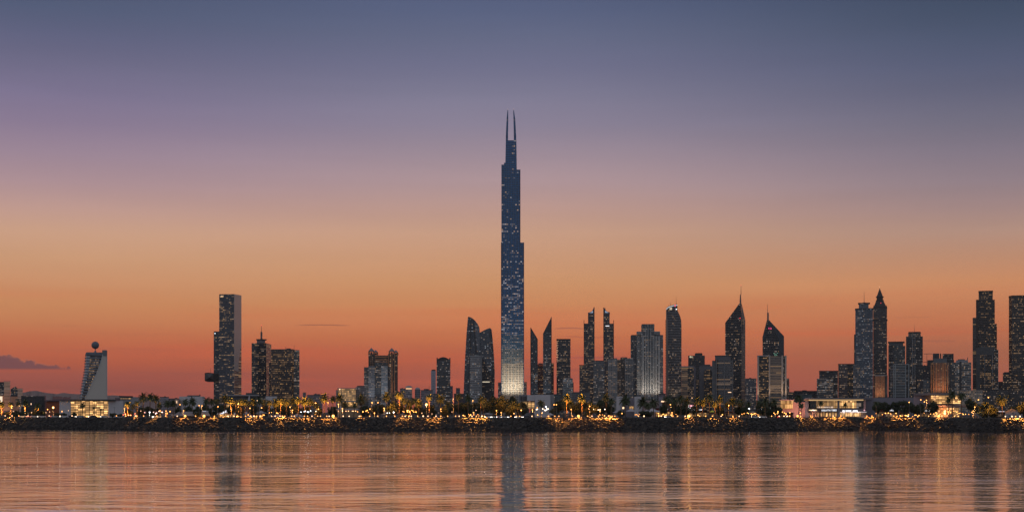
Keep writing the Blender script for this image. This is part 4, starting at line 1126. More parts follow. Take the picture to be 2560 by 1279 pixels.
# the glazed mall
t = T('shopping_mall', 'wide two-storey mall with golden upper glazing, white lit signs and a grey pillar', 'mall', 2090, 860)
t.box('pink_wing', 1949, 2012, 1004, None, PINKW, 4, 30)
t.box('golden_glazing', 1950, 1981, 999.5, 1021, t.fac(5.5, 11, wall='#8a6a34', glass='#5a431c', fw=.9, fh=.9, p=(3, 3), s=.8, cool=.05, sample=True), 2, 28)
t.box('glazing_roof', 1947, 1984, 997.5, 999.6, PINKW, 1, 30)
t.box('grey_pillar', 2012, 2021, 999, None, simple('mall_grey', srgb('#6f6c74'), .8), 0, 28)
t.box('upper_wall', 2021, 2165, 1001, 1020, simple('mall_back', srgb('#5a5046'), .8), 5, 30)
gw = t.fac(5.4, 9.4, wall='#4a4030', glass='#3c3426', fw=.88, fh=.9, p=(2.4, 2.4), s=1.5, cool=.05, sample=True)
t.box('dark_glazing', 2024, 2040, 1001.5, 1019, t.fac(6, 9, wall='#3c3c38', glass='#17201f', fw=.9, fh=.9, p=(.1, .1), s=.5), 2.4, 5)
t.box('upper_glazing', 2040, 2094, 1001.5, 1019, t.fac(5.4, 9.4, wall='#4a4030', glass='#3c3018', fw=.88, fh=.9, p=(2, 2), s=.8, cool=.05, sample=True), 2.4, 5)
t.box('upper_glazing', 2098, 2141, 1001.5, 1019, gw, 2.4, 5)
t.box('dark_glazing', 2141, 2159, 1001.5, 1019, t.fac(6, 9, wall='#3c3c38', glass='#1c201c', fw=.9, fh=.9, p=(.3, .3), s=.6), 2.4, 5)
t.box('front_pillar', 2093.5, 2099, 994, None, simple('mall_grey', srgb('#6f6c74'), .8), -1, 5)
t.box('roof_soffit', 2010, 2163, 997.6, 1000.8, simple('mall_soffit', srgb('#a58a66'), .8), -1.5, 32)
t.box('roof_edge', 2010, 2164, 994, 997.4, simple('mall_grey', srgb('#6f6c74'), .8), -2, 33)
t.box('soffit_glow', 2022, 2158, 997.7, 1000.6, glow('soffit_glow_strip', (1, .58, .2), .5), -1.75, -1.5)  # added glowing strip, stands in for interior light falling on the soffit
t.box('end_frame', 2159, 2164, 997.4, 1021, PINKW, -1, 30)
t.box('floor_band', 2018, 2165, 1020, 1028, simple('mall_band', srgb('#4d474c'), .8), -.6, 20)
t.box('ground_wall', 2021, 2165, 1028, None, simple('mall_ground', srgb('#8a6f62'), .8), 2, 20)
t.box('shop_windows', 2041, 2092, 1030, 1040, t.fac(7.5, 11, wall='#6a4c38', glass='#453020', fw=.7, fh=.9, p=(1.6, 1.6), s=1.2, cool=.2, sample=True), 1.2, 2)
t.box('shop_windows', 2100, 2152, 1030, 1040, t.fac(6, 11, wall='#8a7260', glass='#6b5844', fw=.8, fh=.9, p=(3, 3), s=1.6, cool=.3, sample=True), 1.2, 2)
t.box('shop_door', 2024, 2039, 1026.5, 1041, t.fac(7, 12, wall='#a07868', glass='#4c4038', fw=.7, fh=.85, p=(.3, .3), s=.6, cool=.3), 1.2, 2)
t.box('door_canopy', 2022, 2042, 1023, 1025.4, glow('canopy_light', (1, .75, .3), .8, False), -1.2, 2)
marks(t, 'sign_letters', 2053, 2092, 1022.6, 1026.6, 12, SIGNW, d=-.9, seed=21)
marks(t, 'sign_letters', 2043, 2084, 1015.6, 1018.6, 12, glow('warm_sign', (1, .8, .7), .9, False), d=2.0, seed=22)
m = MB(); m.box(t.x(2106), t.x(2128), -1.1, -.7, t.z(1027.6), t.z(1024.4)); m.build('sign_board', SIGNW, t.o)
m = MB(); m.box(t.x(2132), t.x(2144), -1.1, -.7, t.z(1028.2), t.z(1024.4)); m.build('sign_board', SIGNW, t.o)
m = MB(); m.box(t.x(2100), t.x(2166), -3.5, -.6, t.z(1029.6), t.z(1028.6)); m.build('lit_canopy', glow('canopy_white', (1, .85, .9), .8, False), t.o)
m = MB(); m.ball(t.x(2160.5), -1.2, t.z(1024.5), 2 * t.kx, 10, 6, 1); m.build('round_sign', glow('round_pink', (1, .45, .5), .7, False), t.o)
m = MB()
for x in arange(2045, 2092, 8.2):
    m.box(t.x(x) - .12, t.x(x) + .12, -.5, -.3, 0, t.z(1028))
m.build('entrance_post', PINKW, t.o)
for px in (2110, 2130, 2146):
    t.spot(px, 1029.5, px, 1040, 1500, (1., .85, .75), d=-2.5, ang=150, size=.6)
t.spot(2034, 1024, 2034, 1040, 1800, (1., .6, .45), d=-3, ang=140, size=.5)
t.spot(1990, 1036, 1990, 1015, 7000, (1., .5, .35), d=-9, ang=120, size=.5)
t = T('blank_hall', 'plain grey windowless hall attached right of the glazed mall', 'hall', 2175, 870)
t.box('wall', 2165, 2186, 995, None, simple('hall_grey', srgb('#77747e'), .8, var=.08), 0, 30)
t.box('roof_band', 2164, 2180, 992.5, 998, simple('mall_grey', srgb('#6f6c74'), .8), -1, 20)
t = T('low_hall', 'long low grey wall behind the round trees right of the mall', 'hall', 2230, 1000)
t.box('wall', 2184, 2284, 993.5, None, simple('hall_grey', srgb('#77747e'), .8, var=.08), 0, 26)
t.box('roof_box', 2195, 2230, 991.6, 993.5, DARKC, 6, 20)

for i, (x0, x1, yt, lab, sx, sm) in enumerate((
        (2188, 2212, 1019, 'tiny orange kiosk with a yellow lit doorway under the round trees', None, None),
        (2214, 2246, 1024, 'market stall with small white lit sign right of the orange kiosk', (2218, 2244, 1023, 1026.4, 6), SIGNW),
        (2248, 2272, 1021, 'market stall with two rows of white lit signs under the broad trees', (2249, 2268, 1021.6, 1026.8, 5), SIGNW),
        (2294, 2326, 1024, 'market stall with a long white lit sign left of the glowing rotunda', (2296, 2325, 1024, 1027.4, 8), SIGNW))):
    shop('market_stall' if i else 'kiosk', lab, x0, x1, yt, 800 + i * 6, RW if i % 2 == 0 else BR, sx, p=1.3, s=1.0, seed=30 + i, smat=sm or SIGNW, cat='stall', glass='#5a3010')

# glowing rotunda
t = T('rotunda', 'curved pavilion with overhanging roof and blazing orange glass front on the right', 'pavilion', 2372, 880)
def arcpts(x0, x1, bulge, n=14, d=0):
    return [(t.x(x0 + (x1 - x0) * i / n), d - bulge * math.sin(math.pi * i / n)) for i in range(n + 1)]
def ring(name, x0, x1, bulge, yt, yb, mat, d=0, back=26, roof=None):
    m = MB(); m.prism(arcpts(x0, x1, bulge, d=d) + [(t.x(x1), back), (t.x(x0), back)], t.z(yb), t.z(yt), 1); return m.build(name, [mat, roof or mat], t.o)
ring('upper_roof', 2283, 2405, 9, 982, 987, simple('rotunda_roof', srgb('#6e6a70'), .8), 4)
ring('upper_glazing', 2327, 2402, 6, 987.4, 1008, t.fac(9, 4.2, wall='#8a5a28', glass='#6a4018', fw=.93, fh=.72, p=(3, 3), s=1.7, cool=.12, sample=True), 4)
ring('blank_wall', 2283, 2328, 3, 987, 1044, simple('rotunda_wall', srgb('#8d8088'), .8), 6)
ring('lower_roof', 2312, 2420, 10, 1012, 1016.5, simple('rotunda_rim', srgb('#8f6e64'), .8), -2)
ring('lower_glazing', 2330, 2398, 7, 1018, 1042, t.fac(8, 6, wall='#7a4a20', glass='#5a3010', fw=.8, fh=.8, p=(1.9, 1.9), s=1.3, cool=.05, sample=True), 0)
ring('upper_band', 2316, 2340, 3, 1006, 1012, simple('rotunda_rim', srgb('#8f6e64'), .8), -1, 14)
t.spot(2355, 1030, 2355, 1014, 7000, ORG, d=-14, ang=140)
# small white house at the right edge
t = T('boathouse', 'small white gabled house with tiny dark windows near the right edge', 'house', 2532, 740)
t.plate('wall', [(2513, 1043), (2513, 1028.5), (2529, 1022), (2545, 1027), (2545, 1043)], WHITE, 0, 9)
t.plate('roof', [(2511.5, 1029), (2529, 1021.4), (2547, 1027), (2547, 1025.8), (2529, 1020), (2511.5, 1027.4)], GREYW, -.6, 9.6)
for x, y0 in ((2522, 1036.5), (2531.6, 1029.5), (2538, 1033)):
    t.box('window', x, x + 1.8, y0, y0 + 4, DARKC, -.2, 0)
t.box('low_wing', 2545, 2556, 1031, None, WHITE, 1, 7)
t = shop('market_stall', 'open stall with a pink-white lit canopy edge left of the small white house', 2486, 2512, 1027, 770, BR, None, p=.5, s=.7, cat='stall')
t.box('lit_edge', 2488, 2511, 1027, 1028.4, glow('canopy_white', (1, .85, .9), .8, False), -2.6, -2.2)

# pavilion with arched white fascia below the slab tower
t = T('beach_cafe', 'bright cafe with an arched white fascia and small pink sign below the slab tower', 'cafe', 568, 790)
t.box('wall', 545, 606, 1030, None, simple('cafe_wall', srgb('#a86a50'), .8), 0, 14)
t.box('lit_front', 546, 604, 1033.5, 1042, t.fac(3.2, 10, wall='#7a3a20', glass='#5a3018', fw=.6, fh=.9, p=(1.5, 1.5), s=1.1, cool=.1, sample=True), -.4, 0)
t.plate('arched_fascia', [(548, 1034), (556, 1030), (564, 1025), (572, 1022), (580, 1022), (586, 1026), (590, 1034), (586, 1034), (583, 1029), (578, 1026.5), (570, 1028), (562, 1032), (556, 1034)], glow('fascia_white', (.9, .9, 1.), .8, False), -1.5, -.5)
marks(t, 'sign_letters', 558, 574, 1027.5, 1030.5, 5, SIGNW, d=-1.8, seed=41)
marks(t, 'pink_logo', 576, 582, 1028, 1033, 2, SIGNP, d=-1.8, seed=42)
t.box('upper_lights', 566, 590, 1010, 1020, t.fac(3, 9, wall='#5a4020', glass='#4a3010', fw=.6, fh=.9, p=(2, 2), s=1.3, cool=.0, sample=True), 6, 12)
t = T('bar_canopy', 'white lit bar canopy with dark lettering left of the arched cafe', 'canopy', 528, 785)
t.box('canopy', 500, 545, 1026, 1028.4, glow('canopy_cool', (.85, .88, 1), .45, False), -2, 8)
t.box('fascia', 524, 545, 1028.4, 1034.6, glow('fascia_white', (.9, .9, 1.), .8, False), -2.2, -1.8)
marks(t, 'sign_letters', 527, 541, 1029.6, 1033.4, 4, CORN, d=-2.4, seed=43)
for x in (502, 516, 530, 543):
    t.mast('post', x, 1046, 1027, STEEL, .6, .6, 2)

# tents
CANV = simple('white_canvas', srgb('#a9a4a8'), .85, var=.08)
t = T('marquee', 'long low white marquee standing left of the lettered bar canopy', 'marquee', 476, 760)
t.plate('canvas_roof', [(430, 1039), (447, 1028), (520, 1027.6), (526, 1038.5)], CANV, 0, 12)
t.box('side_wall', 432, 524, 1039, 1045.5, simple('dark_canvas', srgb('#3c3034'), .9), .5, 11)
TENTS = [
    (616, 9, 1028, 1034, 'small pale marquee roof just right of the arched cafe', 790),
    (627, 16, 1036, 1041, 'low pink-lit canopy between the arched cafe and bright white tent', 765),
    (653, 14, 1025.5, 1031.5, 'white pyramid tent glowing from the orange lamps beneath it', 775),
    (694, 22, 1033.5, 1040.5, 'wide pale pyramid tent, left one of the large pair', 750),
    (744, 22, 1032.5, 1040.5, 'wide pale pyramid tent, right one of the large pair', 750),
    (851, 14, 1014.5, 1023, 'sharp white peaked tent beside the yellow-lit villa', 790),
    (1542, 11, 1024, 1030, 'small grey peaked canopy left of the white villa', 780),
    (1578, 14, 1020, 1027, 'middle grey peaked canopy in front of the white villa', 785),
    (1629, 30, 1020, 1028, 'broad grey peaked canopy below the ribbed tower', 790),
    (1220, 22, 1031, 1034, 'flat pale canopy left below the tallest tower', 770),
    (1376, 9, 1031, 1036, 'small grey peaked tent by the double street lamp', 760),
    (2409, 18, 1024.5, 1031, 'dark blue-grey peaked canopy right of the glowing rotunda', 770),
    (2379, 12, 1033, 1040, 'dark grey pyramid tent in front of the glowing rotunda', 752),
]
for (cx, hw, yt, ye, lab, D) in TENTS:
    t = T('tent', lab, 'tent', cx, D)
    w = hw * t.kx
    m = MB(); q = [(-w, 0), (w, 0), (w, w * 1.2), (-w, w * 1.2)]
    zm = t.z(ye) + (t.z(yt) - t.z(ye)) * .42
    q2 = [(-w * .45, w * .33), (w * .45, w * .33), (w * .45, w * .87), (-w * .45, w * .87)]
    m.prism(q, t.z(ye) - .25, t.z(ye), 0); m.prism(q, t.z(ye), zm, 0, top=q2); m.prism(q2, zm, t.z(yt), 0, top=[(-.1, w * .59), (.1, w * .59), (.1, w * .61), (-.1, w * .61)])
    m.build('canvas_roof', CANV if 'dark' not in lab else simple('grey_canvas', srgb('#4c525c'), .9), t.o)
    for sx, sy in ((-1, 0), (1, 0), (-1, 1), (1, 1)):
        m = MB(); m.cyl(sx * (w - .15), .15 + sy * (w * 1.2 - .3), 0, t.z(ye) - .25, .06, .06, 6); m.build('pole', STEEL, t.o)
t = T('long_canopy', 'long low canopy with a row of orange lamps under the villa', 'canopy', 868, 780)
t.box('canvas_roof', 840, 896, 1021, 1024, CANV, 0, 10)
for x in arange(843, 895, 13):
    t.mast('post', x, 1046, 1024, STEEL, .5, .5, .5)
m = MB()
for x in (846, 856, 865, 871, 881, 884, 889):
    m.ball(t.x(x), 1, t.z(1026.6), .22, 8, 6)
m.build('hanging_lamps', glow('festoon', (1, .45, .18), 5, True), t.o)

# ================================================================== GROUND, WATER, SHORE
SH = [(-1200, 750), (0, 752), (250, 744), (350, 712), (430, 690), (1240, 684), (1330, 672), (1420, 690), (1930, 684), (1965, 690), (2065, 714), (2150, 716), (2285, 690), (2400, 672), (2560, 640), (2760, 620), (3700, 640)]
SHW = [((px - CX) * y / F, y) for px, y in SH]


def shore(x):
    if x <= SHW[0][0]:
        return SHW[0][1]
    for i in range(len(SHW) - 1):
        a, b = SHW[i], SHW[i + 1]
        if a[0] <= x <= b[0]:
            f_ = (x - a[0]) / (b[0] - a[0])
            f_ = f_ * f_ * (3 - 2 * f_)
            return a[1] + f_ * (b[1] - a[1]) + 1.5 * math.sin(x * .09) + .8 * math.sin(x * .31 + 1)
    return SHW[-1][1]


GR = simple('dark_sandy_ground', srgb('#2c2824'), .95, var=.3, scale=.3)
xs = [-14000, -4000, -1500, -700] + list(range(-420, 421, 5)) + [700, 1500, 4000, 14000]
m = MB()
prof = [(-6, -2.5), (0, -.6), (5, 2.6), (10, 5.2), (12.5, G), (60, G), (400, G), (40000, G)]
for i in range(len(xs) - 1):
    for j in range(len(prof) - 1):
        P = lambda x, k: (x, shore(x) + prof[k][0], prof[k][1]) if prof[k][0] < 1000 else (x, 40000, prof[k][1])
        m.face([P(xs[i], j), P(xs[i + 1], j), P(xs[i + 1], j + 1), P(xs[i], j + 1)], smooth=False)
tag(m.build('ground', GR), kind='structure')


def strip(name, a, b, z, mat):
    m = MB()
    X = list(range(-420, 421, 5))
    for i in range(len(X) - 1):
        p, q = X[i], X[i + 1]
        m.face([(p, shore(p) + a, z), (q, shore(q) + a, z), (q, shore(q) + b, z), (p, shore(p) + b, z)])
    return tag(m.build(name, mat), kind='structure')


strip('promenade', 13, 20, G + .006, simple('paving', srgb('#8a7a6c'), .8, var=.15, scale=1.5))
strip('road', 24, 33, G + .006, simple('asphalt', (.05, .05, .052), .85, var=.2, scale=1))
strip('road_marking', 28.4, 28.6, G + .012, simple('road_paint', (.6, .6, .58), .7))
# quay kerb: a real low coping wall along the promenade's seaward edge
m = MB(); X = list(range(-420, 421, 5))
for i in range(len(X) - 1):
    p, q = X[i], X[i + 1]
    a = [(p, shore(p) + 12.6), (q, shore(q) + 12.6), (q, shore(q) + 13.0), (p, shore(p) + 13.0)]
    m.prism(a, G - .1, G + .35, 0)
tag(m.build('coping_wall', simple('coping_stone', srgb('#5a524c'), .9)), 'long low stone coping along the seaward edge of the promenade', 'wall', kind='thing')

# water
wm = bpy.data.materials.new('sea_water')
wm.use_nodes = True
nt = wm.node_tree
pr = nt.nodes['Principled BSDF']
pr.inputs['Base Color'].default_value = (.72, .87, .96, 1)
pr.inputs['Roughness'].default_value = .04
pr.inputs['Metallic'].default_value = 1.
pr.inputs['IOR'].default_value = 2.5
tc = N(nt, 'ShaderNodeTexCoord')


def wave(sx, sy, scale, det, rough, rot=0.):
    mp = N(nt, 'ShaderNodeMapping')
    mp.inputs['Scale'].default_value = (sx, sy, 1)
    mp.inputs['Rotation'].default_value = (0, 0, rot)
    nt.links.new(tc.outputs['Object'], mp.inputs[0])
    n = N(nt, 'ShaderNodeTexNoise', ins={'Scale': scale, 'Detail': det, 'Roughness': rough})
    nt.links.new(mp.outputs[0], n.inputs['Vector'])
    return n.outputs['Fac']


WAVES = [(.42, 1., .55, 4, .55, .06, .09), (.6, 1.1, .2, 3, .5, -.09, .22), (.8, 1.6, 1.6, 2, .5, .2, .012), (.2, .6, .1, 2, .5, .05, .10)]
h = None
for sx, sy, sc_, de, ro, rot, amp in WAVES:
    w_ = M(nt, 'MULTIPLY', wave(sx, sy, sc_, de, ro, rot), amp)
    h = w_ if h is None else M(nt, 'ADD', h, w_)
# calmer and rougher patches of the surface
patch = N(nt, 'ShaderNodeMapRange', ins={1: .35, 2: .65, 3: .45, 4: 1.15})
nt.links.new(wave(.01, .03, 1., 2, .5), patch.inputs[0])
h = M(nt, 'MULTIPLY', h, patch.outputs[0])
bp = N(nt, 'ShaderNodeBump', ins={'Strength': 1., 'Distance': 1.})
nt.links.new(h, bp.inputs['Height'])
nt.links.new(bp.outputs[0], pr.inputs['Normal'])
m = MB(); m.face([(-16000, -400, 0), (16000, -400, 0), (16000, 760, 0), (-16000, 760, 0)])
tag(m.build('water', wm), kind='structure')

# rocks
RK = bpy.data.materials.new('armour_rock'); RK.use_nodes = True
nt2 = RK.node_tree; p2 = nt2.nodes['Principled BSDF']
gi = N(nt2, 'ShaderNodeNewGeometry')
cr = N(nt2, 'ShaderNodeValToRGB')
e_ = cr.color_ramp.elements
e_[0].color = (.004, .004, .006, 1); e_[1].color = (.060, .050, .042, 1)
nt2.links.new(gi.outputs['Random Per Island'], cr.inputs[0])
no2 = N(nt2, 'ShaderNodeTexNoise', ins={'Scale': 2.5, 'Detail': 4})
g2 = N(nt2, 'ShaderNodeTexCoord'); nt2.links.new(g2.outputs['Object'], no2.inputs['Vector'])
hs = N(nt2, 'ShaderNodeHueSaturation'); nt2.links.new(cr.outputs[0], hs.inputs['Color'])
sz = N(nt2, 'ShaderNodeSeparateXYZ'); nt2.links.new(g2.outputs['Object'], sz.inputs[0])
# rock colour gets darker towards the waterline
waterline_tone = N(nt2, 'ShaderNodeMapRange', ins={1: .3, 2: 2.2, 3: .35, 4: 1.})
nt2.links.new(M(nt2, 'ADD', sz.outputs[2], M(nt2, 'MULTIPLY', no2.outputs['Fac'], .8)), waterline_tone.inputs[0])
nt2.links.new(M(nt2, 'MULTIPLY', waterline_tone.outputs[0], M(nt2, 'MULTIPLY_ADD', no2.outputs['Fac'], .8, .6)), hs.inputs['Value'])
nt2.links.new(hs.outputs[0], p2.inputs['Base Color']); p2.inputs['Roughness'].default_value = .85
bm0 = bmesh.new(); bmesh.ops.create_icosphere(bm0, subdivisions=1, radius=1.)
IV = [v.co.copy() for v in bm0.verts]; IF = [[v.index for v in f_.verts] for f_ in bm0.faces]; bm0.free()
bm0 = bmesh.new(); bmesh.ops.create_icosphere(bm0, subdivisions=2, radius=1.)
IV2 = [v.co.copy() for v in bm0.verts]; IF2 = [[v.index for v in f_.verts] for f_ in bm0.faces]; bm0.free()


def rock(rr, r, iv=IV, jit=.28):
    sx, sy, szz = rr.uniform(.75, 1.35), rr.uniform(.7, 1.2), rr.uniform(.55, .95)
    rot = Matrix.Rotation(rr.uniform(0, 6.3), 3, 'Z') @ Matrix.Rotation(rr.uniform(-.6, .6), 3, 'X')
    return [rot @ Vector((v.x * sx * r * (1 + rr.uniform(-jit, jit)), v.y * sy * r * (1 + rr.uniform(-jit, jit)), v.z * szz * r * (1 + rr.uniform(-jit, jit)))) for v in iv]


def zprof(d):
    for i in range(len(prof) - 1):
        if prof[i][0] <= d <= prof[i + 1][0]:
            return prof[i][1] + (d - prof[i][0]) / (prof[i + 1][0] - prof[i][0]) * (prof[i + 1][1] - prof[i][1])
    return G


vs, fs = [], []
rr = random.Random(77)
x = -330.
n = 0
while n < 17000:
    x = rr.uniform(-330, 345)
    if rr.random() > math.hypot(1, (shore(x + 1) - shore(x - 1)) / 2) / 3.:
        continue
    d = rr.uniform(-1.2, 12.6)
    r = rr.choice((.32, .4, .5, .55, .7, .9)) * rr.uniform(.8, 1.15)
    y = shore(x) + d
    z = zprof(d) + r * .15
    if z + r * .6 > G + .5 and d > 11:
        z = G + .3 - r * .6
    b = len(vs)
    vs += [(p.x + x, p.y + y, p.z + z) for p in rock(rr, r)]
    fs += [tuple(b + i for i in f_) for f_ in IF]
    n += 1
me = bpy.data.meshes.new('rock_armour'); me.from_pydata(vs, [], fs); me.materials.append(RK); me.update()
tag(link('rock_armour', me), 'dark rubble slope of tumbled rocks between promenade and water', 'rocks', kind='stuff')

# ================================================================== LABEL HELPERS
LM = [(60, 'the peach-lit blocks'), (118, 'the black glass box'), (150, 'the brick terrace building'), (185, 'the left white hall wall'), (272, 'the golden glass hall'), (310, 'the right white hall wall'), (350, 'the low white office'),
      (400, 'the gap left of the marquee'), (448, 'the left end of the marquee'), (500, 'the white civic building'), (545, 'the lettered bar canopy'), (606, 'the slab tower'),
      (640, 'the podium with the white fin'), (680, 'the mast tower'), (720, 'the left pyramid tent of the pair'), (770, 'the right pyramid tent of the pair'), (815, 'the low pale blocks'),
      (860, 'the sharp peaked tent'), (905, 'the yellow-lit villa'), (945, 'the stepped grey tower'), (1000, 'the twin-turret hotel'), (1052, 'the domed buildings'), (1090, 'the slim pale tower'), (1135, 'the arched-top tower'),
      (1175, 'the taller sail tower'), (1205, 'the banded office slab'), (1245, 'the shorter sail tower'), (1282, 'the tallest tower, left half'), (1316, 'the tallest tower, right half'), (1350, 'the shorter knife tower'),
      (1390, 'the taller knife tower'), (1440, 'the flat-topped dark tower'), (1490, 'the left notched tower'), (1540, 'the right notched tower'), (1590, 'the white villa walls'),
      (1660, 'the ribbed white tower'), (1705, 'the bulging banded tower'), (1745, 'the red and white sign'), (1790, 'the arched office block'), (1840, 'the round-topped grey office'), (1885, 'the tallest spire tower'),
      (1930, 'the pier-fronted office, left half'), (1980, 'the pier-fronted office, right half'), (2020, 'the pink mall wing'), (2096, 'the glazed mall, left half'), (2165, 'the glazed mall, right half'), (2220, 'the clock-spire tower'),
      (2275, 'the white balcony block'), (2325, 'the shouldered dark tower'), (2376, 'the glowing rotunda'), (2430, 'the curved-balcony tower'), (2500, 'the stepped black tower'), (2900, 'the frame-edge black tower')]
ORD = ['first', 'second', 'third', 'fourth', 'fifth', 'sixth', 'seventh', 'eighth', 'ninth', 'tenth', 'eleventh', 'twelfth', 'thirteenth', 'fourteenth', 'fifteenth']


def landmark(px):
    for a, b in LM:
        if px < a:
            return b


def autolabels(items, noun):
    """items: (px, description) -> a label each that singles it out by what it stands in front of and its turn there"""
    out = [None] * len(items)
    bag = {}
    for i, (px, de) in sorted(enumerate(items), key=lambda q: q[1][0]):
        bag.setdefault((landmark(px), de), []).append(i)
    for (lm, de), ids in bag.items():
        for k, i in enumerate(ids):
            if len(ids) == 1:
                out[i] = f'{de} {noun} below {lm}'
            else:
                out[i] = f'{ORD[k]} {de} {noun} from the left below {lm}'
    return out


# boulders
BP = simple('pale_boulder', srgb('#45403a'), .9, var=.25, scale=1.2)
bmesh_list = []
for k in range(5):
    rr = random.Random(900 + k)
    me = bpy.data.meshes.new('boulder'); me.from_pydata([tuple(v) for v in rock(rr, 1., IV2, .10)], [], [tuple(f_) for f_ in IF2]); me.materials.append(BP); me.update()
    bmesh_list.append(me)
rr = random.Random(404)
bl = []
for k in range(64):
    px = 12 + k * 40.2 + rr.uniform(-12, 12)
    bl.append((px, rr.uniform(.9, 3.6), rr.uniform(.6, 1.05)))
labs = autolabels([(b[0], 'large pale' if b[2] > .85 else 'smaller pale') for b in bl], 'boulder')
for (px, d, r), lb in zip(bl, labs):
    x = (px - CX) * 690 / F
    o = link('boulder', rr.choice(bmesh_list)); o.location = (x, shore(x) + d, zprof(d) + r * .35); o.scale = (r * 1.15, r, r * .8); o.rotation_euler = (0, 0, rr.uniform(0, 6))
    tag(o, lb, 'boulder', 'large boulders along the waterline')

# ================================================================== LAMPS
def s_at(px):
    """world x,y on the promenade's seaward edge seen at photo column px"""
    y = 700.
    for _ in range(6):
        x = (px - CX) * y / F
        y = shore(x) + 13.7
    return x, y


QL = [13, 30, 47, 70, 123, 150, 180, 242, 291, 314, 338, 342, 359, 392, 414, 443, 463, 489, 510, 536, 570, 585, 594, 614, 626, 635, 650, 679, 688, 700, 706, 712, 729, 736, 761, 769, 780, 794, 801, 817, 823, 833, 858, 873, 898, 902,
      924, 944, 966, 987, 1006, 1013, 1022, 1028, 1044, 1058, 1070, 1090, 1102, 1119, 1139, 1148, 1162, 1180, 1191, 1205, 1211, 1277, 1291, 1299, 1330, 1371, 1387, 1397, 1431, 1446, 1469, 1480, 1496, 1511, 1521, 1527, 1531, 1537,
      1596, 1610, 1647, 1653, 1682, 1694, 1713, 1722, 1749, 1764, 1781, 1803, 1832, 1848, 1896, 1929, 1948, 1960, 1968, 1974, 1994, 2002, 2027, 2066, 2083, 2102, 2167, 2179, 2234, 2252, 2270, 2322, 2347, 2386, 2396, 2515, 2530, 2539, 2550]
BIG = {463: 1.3, 510: 1.6, 833: 1.8, 1446: 1.6, 1994: 1.3, 2347: 1.6, 1722: 1.9}
MED = {314, 342, 570, 594, 626, 635, 706, 1205, 1371, 1610, 1968, 1974, 2270, 2530, 2550, 1058}
GW = glow('orange_globe', (1., .36, .08), 4.5)
GC = glow('pale_globe', (1., .55, .30), 4)
GB = glow('flood_globe', (1., .46, .09), 3.2)


def lamp_mesh(r, mat, name='globe'):
    m = MB(); m.ball(0, 0, 0, r, 10, 6); return m.mesh(name, [mat], True)


m = MB(); m.cyl(0, 0, 0, .1, .16, .16, 8); m.cyl(0, 0, .1, .85, .07, .06, 8)
POST = m.mesh('post', [STEEL], True)
m = MB(); m.cyl(0, 0, .82, .9, .12, .16, 8); m.cyl(0, 0, 1.42, 1.5, .14, .03, 8)
CAP = m.mesh('lamp_cage', [STEEL], True)
GL = {'w': lamp_mesh(.24, GW), 'c': lamp_mesh(.26, GC), 'b': lamp_mesh(.4, GB)}
its = []
for px in QL:
    its.append((px, 'blazing orange' if px in BIG else ('bright' if px in MED else 'small')))
labs = autolabels(its, 'quay-edge globe lamp')
for (px, de), lb in zip(its, labs):
    x, y = s_at(px)
    o = thing('quay_lamp', lb, 'lamp', (x, y, G), 0, 'globe lamps along the quay edge')
    link('post', POST, o); link('lamp_cage', CAP, o)
    g = link('globe', GL['b' if px in BIG else ('c' if (px * 7) % 5 < 2 else 'w')], o)
    s_ = BIG.get(px, 1.25 if px in MED else .95)
    g.location = (0, 0, 1.15); g.scale = (s_,) * 3
    lit = any(a_ <= px <= b_ for a_, b_ in ((0, 35), (300, 545), (590, 785), (805, 945), (1000, 1212), (1365, 1540), (1690, 1835), (1985, 2275), (2510, 2560)))
    if px in BIG or (lit and (px % 5 < 3 or px > 1980)):
        L = bpy.data.lights.new('lamp_light', 'SPOT'); L.energy = 17000 if px in BIG else (16000 if px > 1980 else 11500); L.color = (1., .36, .06); L.shadow_soft_size = .25; L.spot_size = math.radians(84); L.spot_blend = .5
        l = link('lamp_light', L, o); l.location = (0, -.7, 2.8 if px in BIG else 2.5); l.rotation_euler = Vector((0, -.7, -1)).to_track_quat('-Z', 'Y').to_euler()

